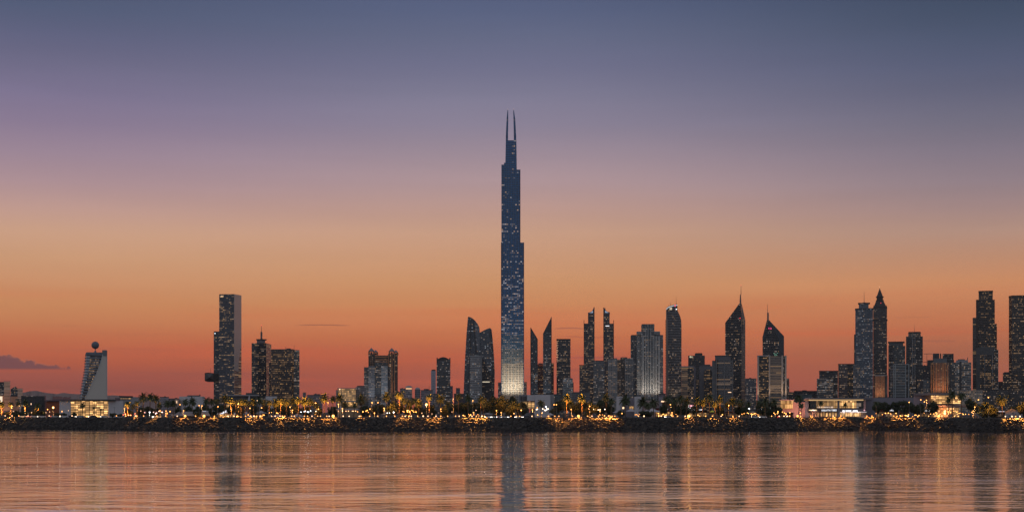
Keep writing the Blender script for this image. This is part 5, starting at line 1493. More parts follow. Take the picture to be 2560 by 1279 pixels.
# street lamps: column, head, luminaire
SL = [(29, 1013, 1), (34, 1027, 0), (48, 1013, 0), (62, 1020, 1), (79, 1030, 0), (99, 1028, 0), (119, 1022, 1), (115, 1030, 0), (124, 1028, 0), (133, 1016, 3), (155, 1027, 1), (171, 1025, 0), (311, 1020, 1), (352, 1026, 0), (374, 1029, 2), (400, 1025, 1), (415, 1026, 1),
      (425, 1027, 1), (450, 1010, 1), (459, 1025, 1), (498, 1012, 1), (505, 1013, 1), (545, 1015, 1), (595, 1009, 1), (625, 1019, 1), (654, 1018, 1), (643, 1000, 0), (725, 1016, 1), (731, 1024, 1), (789, 1006, 1), (820, 1005, 1), (796, 1021, 1), (846, 1009, 1), (856, 1020, 1), (930, 1005, 1), (945, 1005, 1), (925, 1021, 1), (960, 1019, 1),
      (915, 1026, 1), (936, 1031, 1), (984, 1029, 2), (1018, 1025, 1), (1024, 1027, 1), (1066, 1008, 3), (1102, 1021, 1), (1055, 1031, 0), (1080, 1033, 0), (1133, 997, 0), (1182, 1000, 1), (1184, 1030, 1), (1130, 1028, 0), (1190, 1024, 0), (1241, 1025, 1), (1253, 1030, 1), (1285, 1032, 1), (1303, 1024, 1), (1331, 1023, 1), (1343, 1018, 1), (1365, 1015, 2), (1344, 1036, 1),
      (1355, 1031, 1), (1385, 1010, 1), (1391, 1010, 1), (1428, 1022, 1), (1474, 1014, 1), (1500, 1027, 1), (1528, 1023, 0), (1555, 1032, 1), (1646, 1032, 1), (1676, 1010, 1), (1680, 1030, 1), (1730, 993, 0), (1745, 1036, 1), (1822, 1012, 1), (1806, 1035, 1), (1873, 1020, 2), (1878, 1033, 1), (1887, 1032, 1), (1945, 1027, 1), (1965, 1033, 1), (2001, 1031, 1), (2302, 998, 1), (2311, 1003, 1), (2316, 999, 1),
      (2273, 1004, 1), (2221, 1031, 1), (2437, 1016, 1), (2433, 1026, 1), (2446, 998, 1), (2471, 992, 1), (2340, 1030, 1), (2372, 1028, 1), (2408, 1034, 1), (2360, 1027, 1)]
GS = [glow('pale_luminaire', (1., .55, .28), 3.5), glow('sodium_luminaire', (1., .38, .08), 5), glow('white_luminaire', (.95, .97, 1), 5), GB]
heads = [lamp_mesh(.17, GS[0], 'luminaire'), lamp_mesh(.27, GS[1], 'luminaire'), lamp_mesh(.3, GS[2], 'luminaire'), lamp_mesh(.62, GS[3], 'luminaire')]
m = MB(); m.cyl(0, 0, 0, 1., .09, .05, 8); POLE = m.mesh('column', [simple('pale_column', srgb('#7c7470'), .5)], True)
m = MB(); m.cyl(0, 0, 0, .12, .14, .14, 8); m.cyl(0, 0, .12, .3, .34, .05, 8); HOOD = m.mesh('lamp_hood', [STEEL], True)
m = MB(); m.cyl(0, 0, 0, .35, .2, .14, 8); BASE = m.mesh('base', [STEEL], True)
rr = random.Random(31)
names_ = ['pale', 'orange', 'white', 'blazing']
labs = autolabels([(a, ('tall ' if yt < 1014 else 'short ') + names_[k]) for a, yt, k in SL], 'lamp post')
for (px, yt, k), lb in zip(SL, labs):
    D = rr.uniform(722, 752) if px < 2350 else rr.uniform(700, 730)
    if px < 330:
        D += 45
    x = WX(px, D); D = max(D, shore(x) + 14.5); x = WX(px, D)
    h = WZ(yt, D) - G
    o = thing('street_lamp', lb, 'street lamp', (x, D, G), 0, 'street lamps along the promenade')
    link('base', BASE, o)
    c = link('column', POLE, o); c.scale = (1, 1, h - .2)
    hd = link('lamp_head', HOOD, o); hd.location = (0, 0, h + .05)
    g = link('luminaire', heads[k], o); g.location = (0, 0, h - .12 if k < 3 else h - .4)
    if k and (k == 3 or rr.random() < .55):
        L = bpy.data.lights.new('lamp_light', 'SPOT'); L.energy = {1: 3500, 2: 3500, 3: 9000}[k]; L.spot_size = math.radians(150); L.spot_blend = .4; L.color = (1., .46, .13) if k != 2 else (.9, .95, 1); L.shadow_soft_size = .3
        l = link('lamp_light', L, o); l.location = (0, -.9, h - .5)
# unlit double-arm column by the hall
m = MB(); o = thing('street_lamp', 'unlit dark lamp column in front of the right white hall wall', 'street lamp', (WX(286, 800), 800, G), 0)
m.cyl(0, 0, 0, 5.8, .1, .06, 8); m.build('column', STEEL, o)
m = MB(); m.box(-.5, .5, -.12, .12, 5.7, 5.9); m.build('lamp_head', STEEL, o)

# ================================================================== PALMS
LEAF = bpy.data.materials.new('palm_leaf'); LEAF.use_nodes = True
ln = LEAF.node_tree; lp = ln.nodes['Principled BSDF']
lg = N(ln, 'ShaderNodeNewGeometry'); lc = N(ln, 'ShaderNodeValToRGB')
lc.color_ramp.elements[0].color = (.030, .042, .018, 1); lc.color_ramp.elements[1].color = (.085, .10, .035, 1)
ln.links.new(lg.outputs['Random Per Island'], lc.inputs[0]); ln.links.new(lc.outputs[0], lp.inputs['Base Color'])
lp.inputs['Roughness'].default_value = .6
TREEL = LEAF.copy(); TREEL.name = 'tree_leaf'
te = [n_ for n_ in TREEL.node_tree.nodes if n_.type == 'VALTORGB'][0].color_ramp.elements
te[0].color = (.022, .03, .014, 1); te[1].color = (.06, .075, .03, 1)
DEAD = simple('dry_fronds', (.16, .11, .06), .9, var=.3, scale=3)
BARK = simple('palm_bark', srgb('#6a5440'), .95, var=.3, scale=4)


def palm_crown(seed, nf=30, L=3.0, droop=1.0, up=1.1):
    rr = random.Random(seed)
    m = MB()
    for i in range(nf):
        az = i * 2.39996 + rr.uniform(-.2, .2)
        el = up - (i / nf) * (up + .75 * droop) + rr.uniform(-.12, .12)
        l = L * rr.uniform(.85, 1.12)
        p = Vector((0, 0, 0)); n_ = 9
        d = Vector((math.cos(az) * math.cos(el), math.sin(az) * math.cos(el), math.sin(el)))
        side = Vector((-math.sin(az), math.cos(az), 0))
        pts = []
        for k in range(n_ + 1):
            pts.append(p.copy())
            d.z -= .20 * droop * (.5 + k / n_)
            d.normalize()
            p = p + d * (l / n_)
        for k in range(1, n_ + 1):
            a, b = pts[k - 1], pts[k]
            w = .035
            m.face([a - side * w, b - side * w, b + side * w, a + side * w])
            t_ = k / n_
            ll = .72 * math.sin(math.pi * (.12 + .80 * t_)) * L / 3
            for s_ in (-1, 1):
                for q in (.0, .5):
                    c = a.lerp(b, q)
                    dr = (b - a).normalized()
                    tip = c + side * s_ * ll * .8 + dr * ll * .55 + Vector((0, 0, -ll * rr.uniform(.25, .6)))
                    m.face([c, c + dr * .24, tip + dr * .06, tip])
    return m


def palm_set(seed, **k):
    a = palm_crown(seed, **k).mesh('crown', [LEAF])
    return a


CROWNS = [palm_set(s, nf=n_, L=3.0, droop=dr, up=u) for s, n_, dr, u in ((1, 32, 1.0, 1.25), (2, 28, 1.15, 1.1), (3, 36, .85, 1.35), (4, 26, 1.3, 1.0), (5, 34, 1.0, 1.3))]
m = MB()
rr = random.Random(8)
for i in range(22):
    az = rr.uniform(0, 6.28); a = Vector((math.cos(az) * .18, math.sin(az) * .18, rr.uniform(-.5, .1))); b = a + Vector((math.cos(az) * .45, math.sin(az) * .45, -rr.uniform(.5, 1.1))); s_ = Vector((-math.sin(az), math.cos(az), 0)) * .12
    m.face([a - s_, a + s_, b + s_ * .4, b - s_ * .4])
SKIRT = m.mesh('dry_skirt', [DEAD])
TRUNKS = []
for k in range(4):
    rr = random.Random(60 + k); m = MB(); n_ = 10; bx, by = rr.uniform(-.35, .35), rr.uniform(-.3, .3)
    pts = [(bx * (1 - j / n_) ** 1.6, by * (1 - j / n_) ** 1.6, j / n_) for j in range(n_ + 1)]
    for j in range(n_):
        r0 = .26 - .10 * j / n_ + (.10 if j == 0 else 0); r1 = .26 - .10 * (j + 1) / n_
        A = [(pts[j][0] + r0 * math.cos(i * .785), pts[j][1] + r0 * math.sin(i * .785)) for i in range(8)]
        B2 = [(pts[j + 1][0] + r1 * math.cos(i * .785), pts[j + 1][1] + r1 * math.sin(i * .785)) for i in range(8)]
        m.prism(A, pts[j][2], pts[j + 1][2], 0, top=B2)
    TRUNKS.append(m.mesh('trunk', [BARK]))

# column, top row, crown half-width in photo pixels
PALMS = [(4, 1001, 10), (27, 1001, 9), (46, 1003, 8), (64, 999, 10), (94, 1004, 11), (206, 1006, 8), (235, 1014, 5), (252, 1019, 4), (319, 999, 10), (332, 1008, 9), (343, 998, 9), (358, 983, 13), (375, 983, 11), (389, 987, 12), (398, 1006, 9), (418, 997, 12), (433, 1000, 11), (463, 994, 11), (481, 994, 12), (517, 990, 12), (530, 993, 11), (543, 991, 11), (562, 988, 12), (577, 993, 10), (589, 995, 10),
         (603, 991, 12), (612, 996, 10), (620, 997, 10), (634, 995, 11), (648, 990, 12), (660, 993, 11), (673, 995, 11), (690, 996, 13), (702, 990, 12), (716, 993, 12), (733, 994, 12), (746, 990, 12), (762, 994, 12), (775, 991, 13), (790, 1001, 12), (811, 984, 13), (832, 989, 10), (849, 984, 13), (862, 1004, 10), (903, 987, 15), (886, 1003, 9), (966, 980, 14), (985, 1004, 10), (999, 974, 14), (1010, 989, 12),
         (1024, 996, 11), (1034, 989, 12), (1047, 999, 12), (1073, 983, 10), (1101, 986, 14), (1120, 1001, 11), (1146, 983, 10), (1170, 985, 11), (1202, 990, 11), (1208, 1001, 10), (1283, 1003, 11), (1352, 997, 12), (1412, 1003, 10), (1424, 1001, 11), (1417, 985, 12), (1455, 986, 12), (1515, 984, 12), (1528, 993, 11), (1563, 989, 16), (1607, 994, 16), (1634, 993, 15), (1620, 1002, 12), (1668, 986, 13),
         (1685, 992, 12), (1702, 986, 13), (1716, 995, 12), (1742, 992, 12), (1756, 997, 11), (1773, 980, 14), (1787, 998, 12), (1800, 990, 11), (1818, 1005, 10), (1831, 994, 12), (1851, 994, 13), (1870, 1001, 10), (1897, 995, 12), (1913, 993, 12), (1935, 996, 11), (1997, 983, 14), (2003, 1004, 9), (2052, 998, 9), (2113, 1006, 6), (2381, 977, 12), (2404, 976, 13), (2371, 990, 10), (2505, 984, 17), (2190, 999, 9), (1295, 1008, 9)]
rr = random.Random(99)
pd = []
for px, yt, hw in PALMS:
    pd.append((px, ('short' if yt > 1000 else ('tall' if yt < 988 else 'mid-height')) + (' broad-crowned' if hw > 12 else '')))
labs = autolabels(pd, 'palm')
for (px, yt, hw), lb in zip(PALMS, labs):
    D = rr.uniform(735, 775)
    if px in (206, 235, 252):
        D = 815
    if px < 330:
        D = max(D, 790)
    if 2020 < px < 2120:
        D = 825
    if px > 2350:
        D = rr.uniform(715, 745)
    x = WX(px, D)
    cr_ = hw * D / F * 1.25
    s_ = cr_ / 3.0
    top = WZ(yt, D) - G
    h = max(2.5, top - 1.7 * s_)
    rz = rr.uniform(0, 6.28)
    o = thing('palm_tree', lb, 'palm', (x, D, G), rz, 'palms along the promenade')
    tr = link('trunk', rr.choice(TRUNKS), o); tr.scale = (1, 1, h)
    c = link('crown', rr.choice(CROWNS), o); c.location = (0, 0, h); c.scale = (s_, s_, s_)
    k = link('dry_skirt', SKIRT, o); k.location = (0, 0, h); k.scale = (s_,) * 3

# ================================================================== ROUND TREES
def tree_mesh(seed, n=34, per=64):
    rr = random.Random(seed); m = MB()
    for i in range(n):
        u = rr.uniform(-1, 1); az = rr.uniform(0, 6.28); rad = rr.uniform(.45, .86)
        c = Vector((math.cos(az) * math.sqrt(1 - u * u), math.sin(az) * math.sqrt(1 - u * u), u * .72)) * rad
        cr = rr.uniform(.16, .30)
        for j in range(per):
            d = Vector((rr.gauss(0, 1), rr.gauss(0, 1), rr.gauss(0, 1))); d.normalize()
            p = c + d * cr * rr.uniform(.6, 1.05)
            a = Vector((rr.gauss(0, 1), rr.gauss(0, 1), rr.gauss(0, 1))).normalized() * .085
            b = a.cross(Vector((rr.gauss(0, 1), rr.gauss(0, 1), rr.gauss(0, 1)))).normalized() * .06
            m.face([p - a, p - b, p + a, p + b])
    return m.mesh('crown', [TREEL])


def trunk_mesh(seed):
    rr = random.Random(seed); m = MB()
    def limb(a, b, r0, r1, n=6):
        d = (b - a).normalized(); s_ = d.orthogonal().normalized(); q = d.cross(s_)
        for i in range(n):
            t0, t1 = 6.283 * i / n, 6.283 * (i + 1) / n
            P = lambda t_, o_, r: o_ + s_ * math.cos(t_) * r + q * math.sin(t_) * r
            m.face([P(t0, a, r0), P(t1, a, r0), P(t1, b, r1), P(t0, b, r1)])
    limb(Vector((0, 0, 0)), Vector((.05, 0, .55)), .07, .05)
    for i in range(5):
        az = i * 1.26 + rr.uniform(-.3, .3)
        limb(Vector((.05, 0, .5)), Vector((math.cos(az) * .5, math.sin(az) * .5, rr.uniform(.9, 1.3))), .035, .012)
    return m.mesh('trunk', [simple('tree_bark', (.08, .06, .045), .95)])


TC = [tree_mesh(s) for s in (11, 12, 13, 14)]
TT = [trunk_mesh(s) for s in (21, 22)]
# column, top, half-width px
TREES = [(38, 1024, 12), (60, 1022, 12), (84, 1024, 12), (104, 1022, 12), (146, 1029, 12), (160, 1031, 9), (281, 1030, 10), (300, 1032, 9), (185, 1028, 8), (322, 1020, 11), (352, 1012, 13), (374, 1010, 14), (392, 1018, 12), (446, 1016, 10), (473, 1012, 15), (494, 1014, 13), (512, 1008, 14), (534, 1008, 15), (556, 1006, 14), (578, 1005, 14), (598, 1010, 13), (636, 1008, 14), (664, 1006, 15), (690, 1010, 14), (716, 1008, 15), (742, 1008, 14), (768, 1010, 14),
         (796, 1014, 12), (832, 1010, 14), (912, 1008, 15), (935, 1012, 12), (950, 1004, 14), (976, 1005, 14), (1000, 1002, 14), (1022, 1006, 15), (1046, 1008, 13), (1078, 1006, 13), (1082, 1018, 10), (1112, 1012, 13), (1130, 1004, 14), (1150, 1000, 14), (1172, 1000, 15), (1194, 1000, 15), (1214, 992, 16), (1232, 985, 18), (1256, 987, 19), (1281, 986, 20), (1303, 1000, 17), (1393, 1000, 13), (1384, 1016, 11), (1408, 993, 15), (1432, 998, 15), (1446, 1006, 14), (1458, 996, 15),
         (1480, 998, 16), (1504, 992, 17), (1524, 1004, 15), (1552, 1023, 12), (1614, 1023, 20), (1659, 1008, 12), (1690, 1006, 14), (1712, 1006, 14), (1736, 1008, 12), (1800, 1010, 12), (1846, 1010, 12), (1860, 1012, 11), (1905, 1002, 16), (1926, 1001, 17), (1944, 1012, 12), (2194, 999, 14), (2215, 999, 14), (2240, 999, 13), (2261, 995, 16), (2278, 1004, 12), (2300, 1004, 13), (2289, 1010, 12), (2332, 999, 15),
         (2426, 992, 15), (2440, 1000, 14), (2465, 1003, 26), (2484, 1016, 13), (2549, 1008, 18), (2560, 1002, 16), (2530, 1014, 10), (1166, 1016, 12), (1240, 1012, 15), (1275, 1012, 14), (1470, 1014, 14), (1500, 1014, 14), (1060, 1018, 11), (18, 1026, 10)]
rr = random.Random(123)
labs = autolabels([(a, ('large' if w > 15 else ('low' if yt > 1015 else 'medium')) + ' dark round') for a, yt, w in TREES], 'tree')
for (px, yt, hw), lb in zip(TREES, labs):
    D = rr.uniform(752, 800)
    if px < 330:
        D += 25
    if px in (1552, 1614, 146, 160, 281, 300):
        D = 742 if px > 400 else 792
    if px > 2350:
        D = rr.uniform(720, 745)
    x = WX(px, D)
    D = max(D, shore(x) + 16); x = WX(px, D)
    r = hw * D / F * 1.05
    top = WZ(yt, D) - G
    vz = min(1.35, max(.55, (top - .6) / (1.55 * r)))
    cz = max(top - .88 * r * vz, .5)
    o = thing('round_tree', lb, 'tree', (x, D, G), rr.uniform(0, 6.28), 'round trees behind the promenade')
    tr = link('trunk', rr.choice(TT), o); tr.scale = (r * .9, r * .9, max(cz, .8) * 1.0)
    c = link('crown', rr.choice(TC), o); c.location = (0, 0, cz); c.scale = (r, r, r * vz)

# uplights added to turn some palms orange
UPL = [4, 64, 94, 319, 334, 577, 590, 690, 712, 746, 775, 790, 955, 972, 1010, 1024, 1047, 1101, 1240, 1262, 1290, 1412, 1424, 1787, 1818, 2505, 2549, 1110, 1480]
labs = autolabels([(u, 'small orange') for u in UPL], 'added ground uplight')
m = MB(); m.cyl(0, 0, 0, .22, .2, .24, 10); UB = m.mesh('housing', [STEEL], True)
m = MB(); m.cyl(0, 0, .221, .235, .19, .19, 10); UG = m.mesh('lens', [glow('added_uplight_lens', (1, .5, .15), 12, False)], True)
for px, lb in zip(UPL, labs):
    D = 731 if px > 330 else 783
    if px > 2350:
        D = 712
    x = WX(px, D); D = max(D, shore(x) + 14); x = WX(px, D)
    o = thing('added_uplight', lb, 'uplight', (x, D, G), 0, 'added ground uplights below the palms')
    link('housing', UB, o); link('lens', UG, o)
    L = bpy.data.lights.new('added_uplight_beam', 'SPOT'); L.energy = 110000; L.color = (1., .34, .05); L.spot_size = math.radians(80); L.spot_blend = .8; L.shadow_soft_size = .2
    l = link('added_uplight_beam', L, o); l.location = (0, 0, .3); l.rotation_euler = (Vector((0, 16, 14))).to_track_quat('-Z', 'Y').to_euler()

# ================================================================== CARS
def car_mesh():
    b = MB()
    b.plate([(-2.2, .35), (-2.2, .85), (-1.3, .95), (1.4, .95), (2.15, .8), (2.2, .35)], -.85, .85)
    r = MB(); r.plate([(-1.5, .95), (-1.0, 1.42), (.5, 1.42), (1.2, .95)], -.75, .75)
    w = MB()
    for k in range(12):
        pass
    return b, r


CARP = [simple('white_paint', (.6, .6, .6), .3, var=.03), simple('silver_paint', (.35, .36, .38), .3, .4, var=.03), simple('dark_paint', (.03, .03, .04), .3, var=.03)]
b, r = car_mesh()
GLS = simple('dark_glass', (.02, .02, .025), .1)
CABIN = r.mesh('cabin', [GLS], True)
CB = [b.mesh('body', [p_], True) for p_ in CARP]
m = MB()
for i in range(12):
    a0, a1 = i * math.pi / 6, (i + 1) * math.pi / 6
    P = lambda a, y: (.33 * math.cos(a), y, .33 * math.sin(a))
    m.face([P(a0, -.1), P(a1, -.1), P(a1, .1), P(a0, .1)]); m.face([P(a0, -.1), (0, -.1, 0), P(a1, -.1)]); m.face([P(a0, .1), P(a1, .1), (0, .1, 0)])
WHL = m.mesh('wheel', [simple('tyre', (.02, .02, .02), .9)], True)
m = MB(); m.box(2.16, 2.23, -.22, .22, -.1, .1); HL = m.mesh('headlight', [glow('headlight', (1., .88, .75), 8, False)], True)
m = MB(); m.box(-2.23, -2.16, -.22, .22, -.1, .1); TL = m.mesh('tail_light', [glow('tail_light', (1, .05, .03), 4, False)], True)
CARS = [(60, 0), (85, 0), (104, 0), (137, 1), (160, 0), (175, 2), (200, 1), (232, 2), (262, 0), (392, 1), (1222, 0), (1238, 0), (1250, 1), (1266, 0), (1280, 2), (1298, 0), (1316, 2), (1890, 0), (1906, 0), (1955, 2), (1236, 1), (1672, 1)]
labs = autolabels([(c_[0], ('white', 'silver', 'dark')[c_[1]]) for c_ in CARS], 'car')
for (px, k), lb in zip(CARS, labs):
    x, y = s_at(px)
    y += 11.5 + (px % 2) * 4.2
    x = WX(px, y)
    o = thing('car', lb, 'car', (x, y, G + .02), (0 if px % 2 else math.pi) + (.5 if px % 3 else -.35), 'cars along the shore road')
    link('body', CB[k], o); link('cabin', CABIN, o)
    for sx in (-1.35, 1.35):
        for sy in (-.82, .82):
            w = link('wheel', WHL, o); w.location = (sx, sy, .33)
    for sy in (-.6, .6):
        link('headlight', HL, o).location = (0, sy, .68); link('tail_light', TL, o).location = (0, sy, .72)

# festoon lamps strung over terraces: each string one thing
FEST = [(300, 348, 1036, 'red'), (362, 408, 1030, 'pinkish'), (668, 700, 1031, 'orange'), (728, 790, 1029, 'cool white'), (894, 926, 1028, 'orange'), (965, 985, 1031, 'cool white'), (994, 1040, 1027, 'orange'), (1336, 1370, 1023, 'pale'), (1476, 1512, 1025, 'pale'), (1506, 1530, 1035, 'orange'), (1588, 1612, 1036, 'orange'), (1855, 1895, 1033, 'orange'), (1935, 1985, 1032, 'orange'),
        (2190, 2240, 1034, 'orange'), (2240, 2300, 1037, 'orange'), (2300, 2350, 1034, 'orange'), (2395, 2446, 1032, 'orange'), (2350, 2400, 1028, 'orange'), (545, 605, 1040, 'orange'), (610, 660, 1039, 'orange'), (1145, 1200, 1036, 'orange'), (1640, 1690, 1036, 'orange')]
FC = {'red': (1, .2, .08), 'pinkish': (1, .5, .4), 'orange': (1, .36, .07), 'cool white': (.8, .95, 1), 'pale': (1, .75, .5)}
rr = random.Random(5)
labs = autolabels([((a + b_) / 2, c_) for a, b_, y_, c_ in FEST], 'string of terrace lights')
for (x0, x1, yy, c_), lb in zip(FEST, labs):
    D = 745 if x0 > 330 else 790
    if x0 > 2020:
        D = 742
    t = T('string_lights', lb, 'string lights', (x0 + x1) / 2, D)
    m = MB(); g = MB(); n_ = int((x1 - x0) / 2.6)
    pts = []
    for i in range(n_ + 1):
        px = x0 + (x1 - x0) * i / n_
        z = t.z(yy + 1.2 * math.sin(i * 1.3) + rr.uniform(-2.2, 2.2)); y = rr.uniform(-3, 3)
        if rr.random() < .34:
            g.ball(t.x(px), y, z, rr.uniform(.13, .28), 6, 4)
        pts.append((t.x(px), y, z))
    for a, b_ in zip(pts, pts[1:]):
        m.face([(a[0], a[1], a[2] + .1), (b_[0], b_[1], b_[2] + .1), (b_[0], b_[1], b_[2] + .14), (a[0], a[1], a[2] + .14)])
    for px in (x0, x1):
        m.cyl(t.x(px), 0, 0, t.z(yy) + .3, .05, .05, 6)
    m.build('cable_and_posts', STEEL, t.o)
    g.build('bulbs', glow('bulb_' + c_.replace(' ', '_'), FC[c_], 7, True), t.o)

# ================================================================== FAR MOUNTAINS
m = MB()
D0 = 12000.
pf = [(-400, 992), (-100, 990), (40, 986), (57, 980), (66, 977.5), (75, 975.5), (85, 974.6), (94, 975), (104, 977.5), (118, 980.5), (130, 981), (143, 983.4), (152, 980.5), (160, 979.6), (170, 981.5), (185, 982.5), (205, 983.5), (230, 985), (262, 986.5), (285, 986), (300, 987), (322, 988), (345, 991), (400, 996), (480, 1003), (560, 1010), (650, 1020)]
rows = [(-.06, .0), (-.035, .45), (-.012, .8), (0, 1.), (.02, .75), (.05, .3), (.08, 0)]
rr = random.Random(3)
px = [(-400 + i * 7.5) for i in range(141)]
def mh(p):
    return interp([(a, b) for a, b in pf], p)
def mp_(p, k):
    rr_ = random.Random(int(p * 10) * 31 + k)
    f_, hh = rows[k]
    D = D0 * (1 + f_) ; top = (HY - mh(p)) * D0 / F
    z = G - 1 + max(0, top) * hh * (1 + (0 if hh in (0, 1.) else rr_.uniform(-.22, .22)))
    return ((p - CX) * D / F, D, z)
for i in range(len(px) - 1):
    for k in range(len(rows) - 1):
        m.face([mp_(px[i], k), mp_(px[i + 1], k), mp_(px[i + 1], k + 1), mp_(px[i], k + 1)], smooth=True)
tag(m.build('mountains', simple('bare_rock', srgb('#7a6660'), .95, var=.2, scale=.003)), kind='structure')

# ================================================================== WORLD
w = bpy.data.worlds.new('World'); SC.world = w; w.use_nodes = True
nt = w.node_tree; nt.nodes.clear()
tc = N(nt, 'ShaderNodeTexCoord'); sp = N(nt, 'ShaderNodeSeparateXYZ'); nt.links.new(tc.outputs['Generated'], sp.inputs[0])
X_, Y_, Z_ = sp.outputs
hor = M(nt, 'SQRT', M(nt, 'ADD', M(nt, 'MULTIPLY', X_, X_), M(nt, 'MULTIPLY', Y_, Y_)))
el = M(nt, 'DIVIDE', Z_, M(nt, 'MAXIMUM', hor, 1e-4))       # tangent of elevation
az = M(nt, 'ARCTAN2', X_, Y_)                                # 0 straight over the city
row = M(nt, 'MULTIPLY', el, 3500 / 1120.)                    # 1 = top of the photographed sky


def ramp(stops, k_=1.):
    cr = N(nt, 'ShaderNodeValToRGB'); cr.color_ramp.interpolation = 'B_SPLINE' if False else 'LINEAR'
    el_ = cr.color_ramp.elements
    while len(el_) > 1:
        el_.remove(el_[-1])
    st = sorted(((1030 - y) / 1120. * k_, c) for y, c in stops)
    el_[0].position = max(0, st[0][0]); el_[0].color = (*srgb(st[0][1]), 1)
    for p_, c in st[1:]:
        e = el_.new(min(1, p_)); e.color = (*srgb(c), 1)
    return cr


SKYL = [(-90, '#49536f'), (11, '#515b78'), (80, '#5e617f'), (151, '#6c6986'), (225, '#7b7290'), (301, '#8b7b95'), (380, '#9f8899'), (451, '#b19298'), (515, '#c19a90'), (576, '#cc9f84'), (640, '#cc9975'), (701, '#cc9068'), (755, '#c78558'), (801, '#c57b50'), (840, '#c56c45'), (868, '#c2633f'), (905, '#b8583a'), (940, '#9f4f40'), (968, '#8f493d'), (1030, '#82433c')]
SKYC = [(-90, '#4e5878'), (11, '#576180'), (80, '#636985'), (151, '#70718d'), (225, '#7d7a92'), (301, '#8c8398'), (380, '#9f8c98'), (452, '#b19598'), (515, '#c09a8f'), (576, '#cc9f85'), (640, '#cd9976'), (702, '#cd9266'), (755, '#cc8759'), (801, '#cc7a4f'), (840, '#c97045'), (870, '#c46641'), (905, '#b95b3e'), (940, '#ac5540'), (985, '#a14f40'), (1030, '#964a3f')]
SKYR = [(-90, '#37445c'), (11, '#3f4c64'), (80, '#48536c'), (151, '#535a74'), (225, '#61637a'), (301, '#706d7f'), (380, '#827785'), (451, '#938189'), (515, '#a48886'), (576, '#b69181'), (640, '#c08d70'), (701, '#cb8a60'), (755, '#c47c54'), (801, '#c1724b'), (845, '#b86a48'), (881, '#ac6344'), (920, '#ab5e43'), (955, '#a95a42'), (1030, '#9c5040')]
rs = [ramp(SKYL, .945), ramp(SKYC, .985), ramp(SKYR, .945)]
for r_ in rs:
    nt.links.new(row, r_.inputs[0])

lw_ = N(nt, 'ShaderNodeMapRange', interpolation_type='SMOOTHSTEP', ins={1: -.34, 2: -.02, 3: 0, 4: 1}); nt.links.new(az, lw_.inputs[0])
rw_ = N(nt, 'ShaderNodeMapRange', interpolation_type='SMOOTHSTEP', ins={1: .0, 2: .36, 3: 0, 4: 1}); nt.links.new(az, rw_.inputs[0])
sky = MIX(nt, rw_.outputs[0], MIX(nt, lw_.outputs[0], rs[0].outputs[0], rs[1].outputs[0]), rs[2].outputs[0])
# thin streaks of cloud low in the sky
def cl(sx, sy, det, off=0.):
    n_ = N(nt, 'ShaderNodeTexNoise', ins={'Scale': 1., 'Detail': det, 'Roughness': .55})
    nt.links.new(VEC(nt, M(nt, 'MULTIPLY_ADD', az, sx, off), M(nt, 'MULTIPLY', el, sy), off), n_.inputs['Vector'])
    return n_.outputs['Fac']
def mr(v, a, b, c=0., d=1.):
    n_ = N(nt, 'ShaderNodeMapRange', interpolation_type='SMOOTHSTEP', ins={1: a, 2: b, 3: c, 4: d}); nt.links.new(v, n_.inputs[0]); return n_.outputs[0]
low = M(nt, 'MULTIPLY', mr(el, .075, .03), mr(el, .0, .01, .5, 1))
st1 = M(nt, 'MULTIPLY', mr(cl(6, 170, 3, 3.1), .55, .75), low)
sky = MIX(nt, M(nt, 'MULTIPLY', st1, .34), sky, srgb('#8a4a46'))
st2 = M(nt, 'MULTIPLY', mr(cl(3, 60, 3, 9.4), .5, .75), mr(el, .10, .04))
sky = MIX(nt, M(nt, 'MULTIPLY', st2, .6), sky, srgb('#cf5f3c'))
hi = M(nt, 'MULTIPLY', mr(cl(2.2, 26, 4, 21.), .35, .7, .97, 1.03), mr(el, .13, .085, 1., 1.10))
hsv = N(nt, 'ShaderNodeHueSaturation'); nt.links.new(sky, hsv.inputs['Color']); nt.links.new(hi, hsv.inputs['Value'])
sky = hsv.outputs[0]
# the small cumulus bank low on the left
azp = M(nt, 'MULTIPLY', M(nt, 'TANGENT', az), 3500.)           # horizontal measure, photo pixels from the middle
elp = M(nt, 'MULTIPLY', M(nt, 'MULTIPLY', el, 3500.), M(nt, 'DIVIDE', 1., M(nt, 'COSINE', az)))
cn = N(nt, 'ShaderNodeTexNoise', ins={'Scale': 1., 'Detail': 5, 'Roughness': .6}); nt.links.new(VEC(nt, M(nt, 'MULTIPLY', azp, .045), M(nt, 'MULTIPLY', elp, .05), 4.), cn.inputs['Vector'])
topv = M(nt, 'ADD', mr(azp, -1330, -1070, 152, 108), M(nt, 'MULTIPLY', M(nt, 'SUBTRACT', cn.outputs['Fac'], .5), 44.))
d_ = M(nt, 'SUBTRACT', topv, elp)
cm = M(nt, 'MULTIPLY', M(nt, 'MULTIPLY', mr(d_, 0, 4), mr(elp, 104, 112)), mr(azp, -1070, -1115))
rim = M(nt, 'MULTIPLY', M(nt, 'MULTIPLY', mr(d_, -2, 1), mr(d_, 8, 2)), mr(azp, -1100, -1180))
sky = MIX(nt, M(nt, 'MULTIPLY', cm, .92), sky, srgb('#74474c'))
sky = MIX(nt, M(nt, 'MULTIPLY', M(nt, 'MULTIPLY', rim, mr(elp, 108, 116)), .35), sky, srgb('#cf7350'))
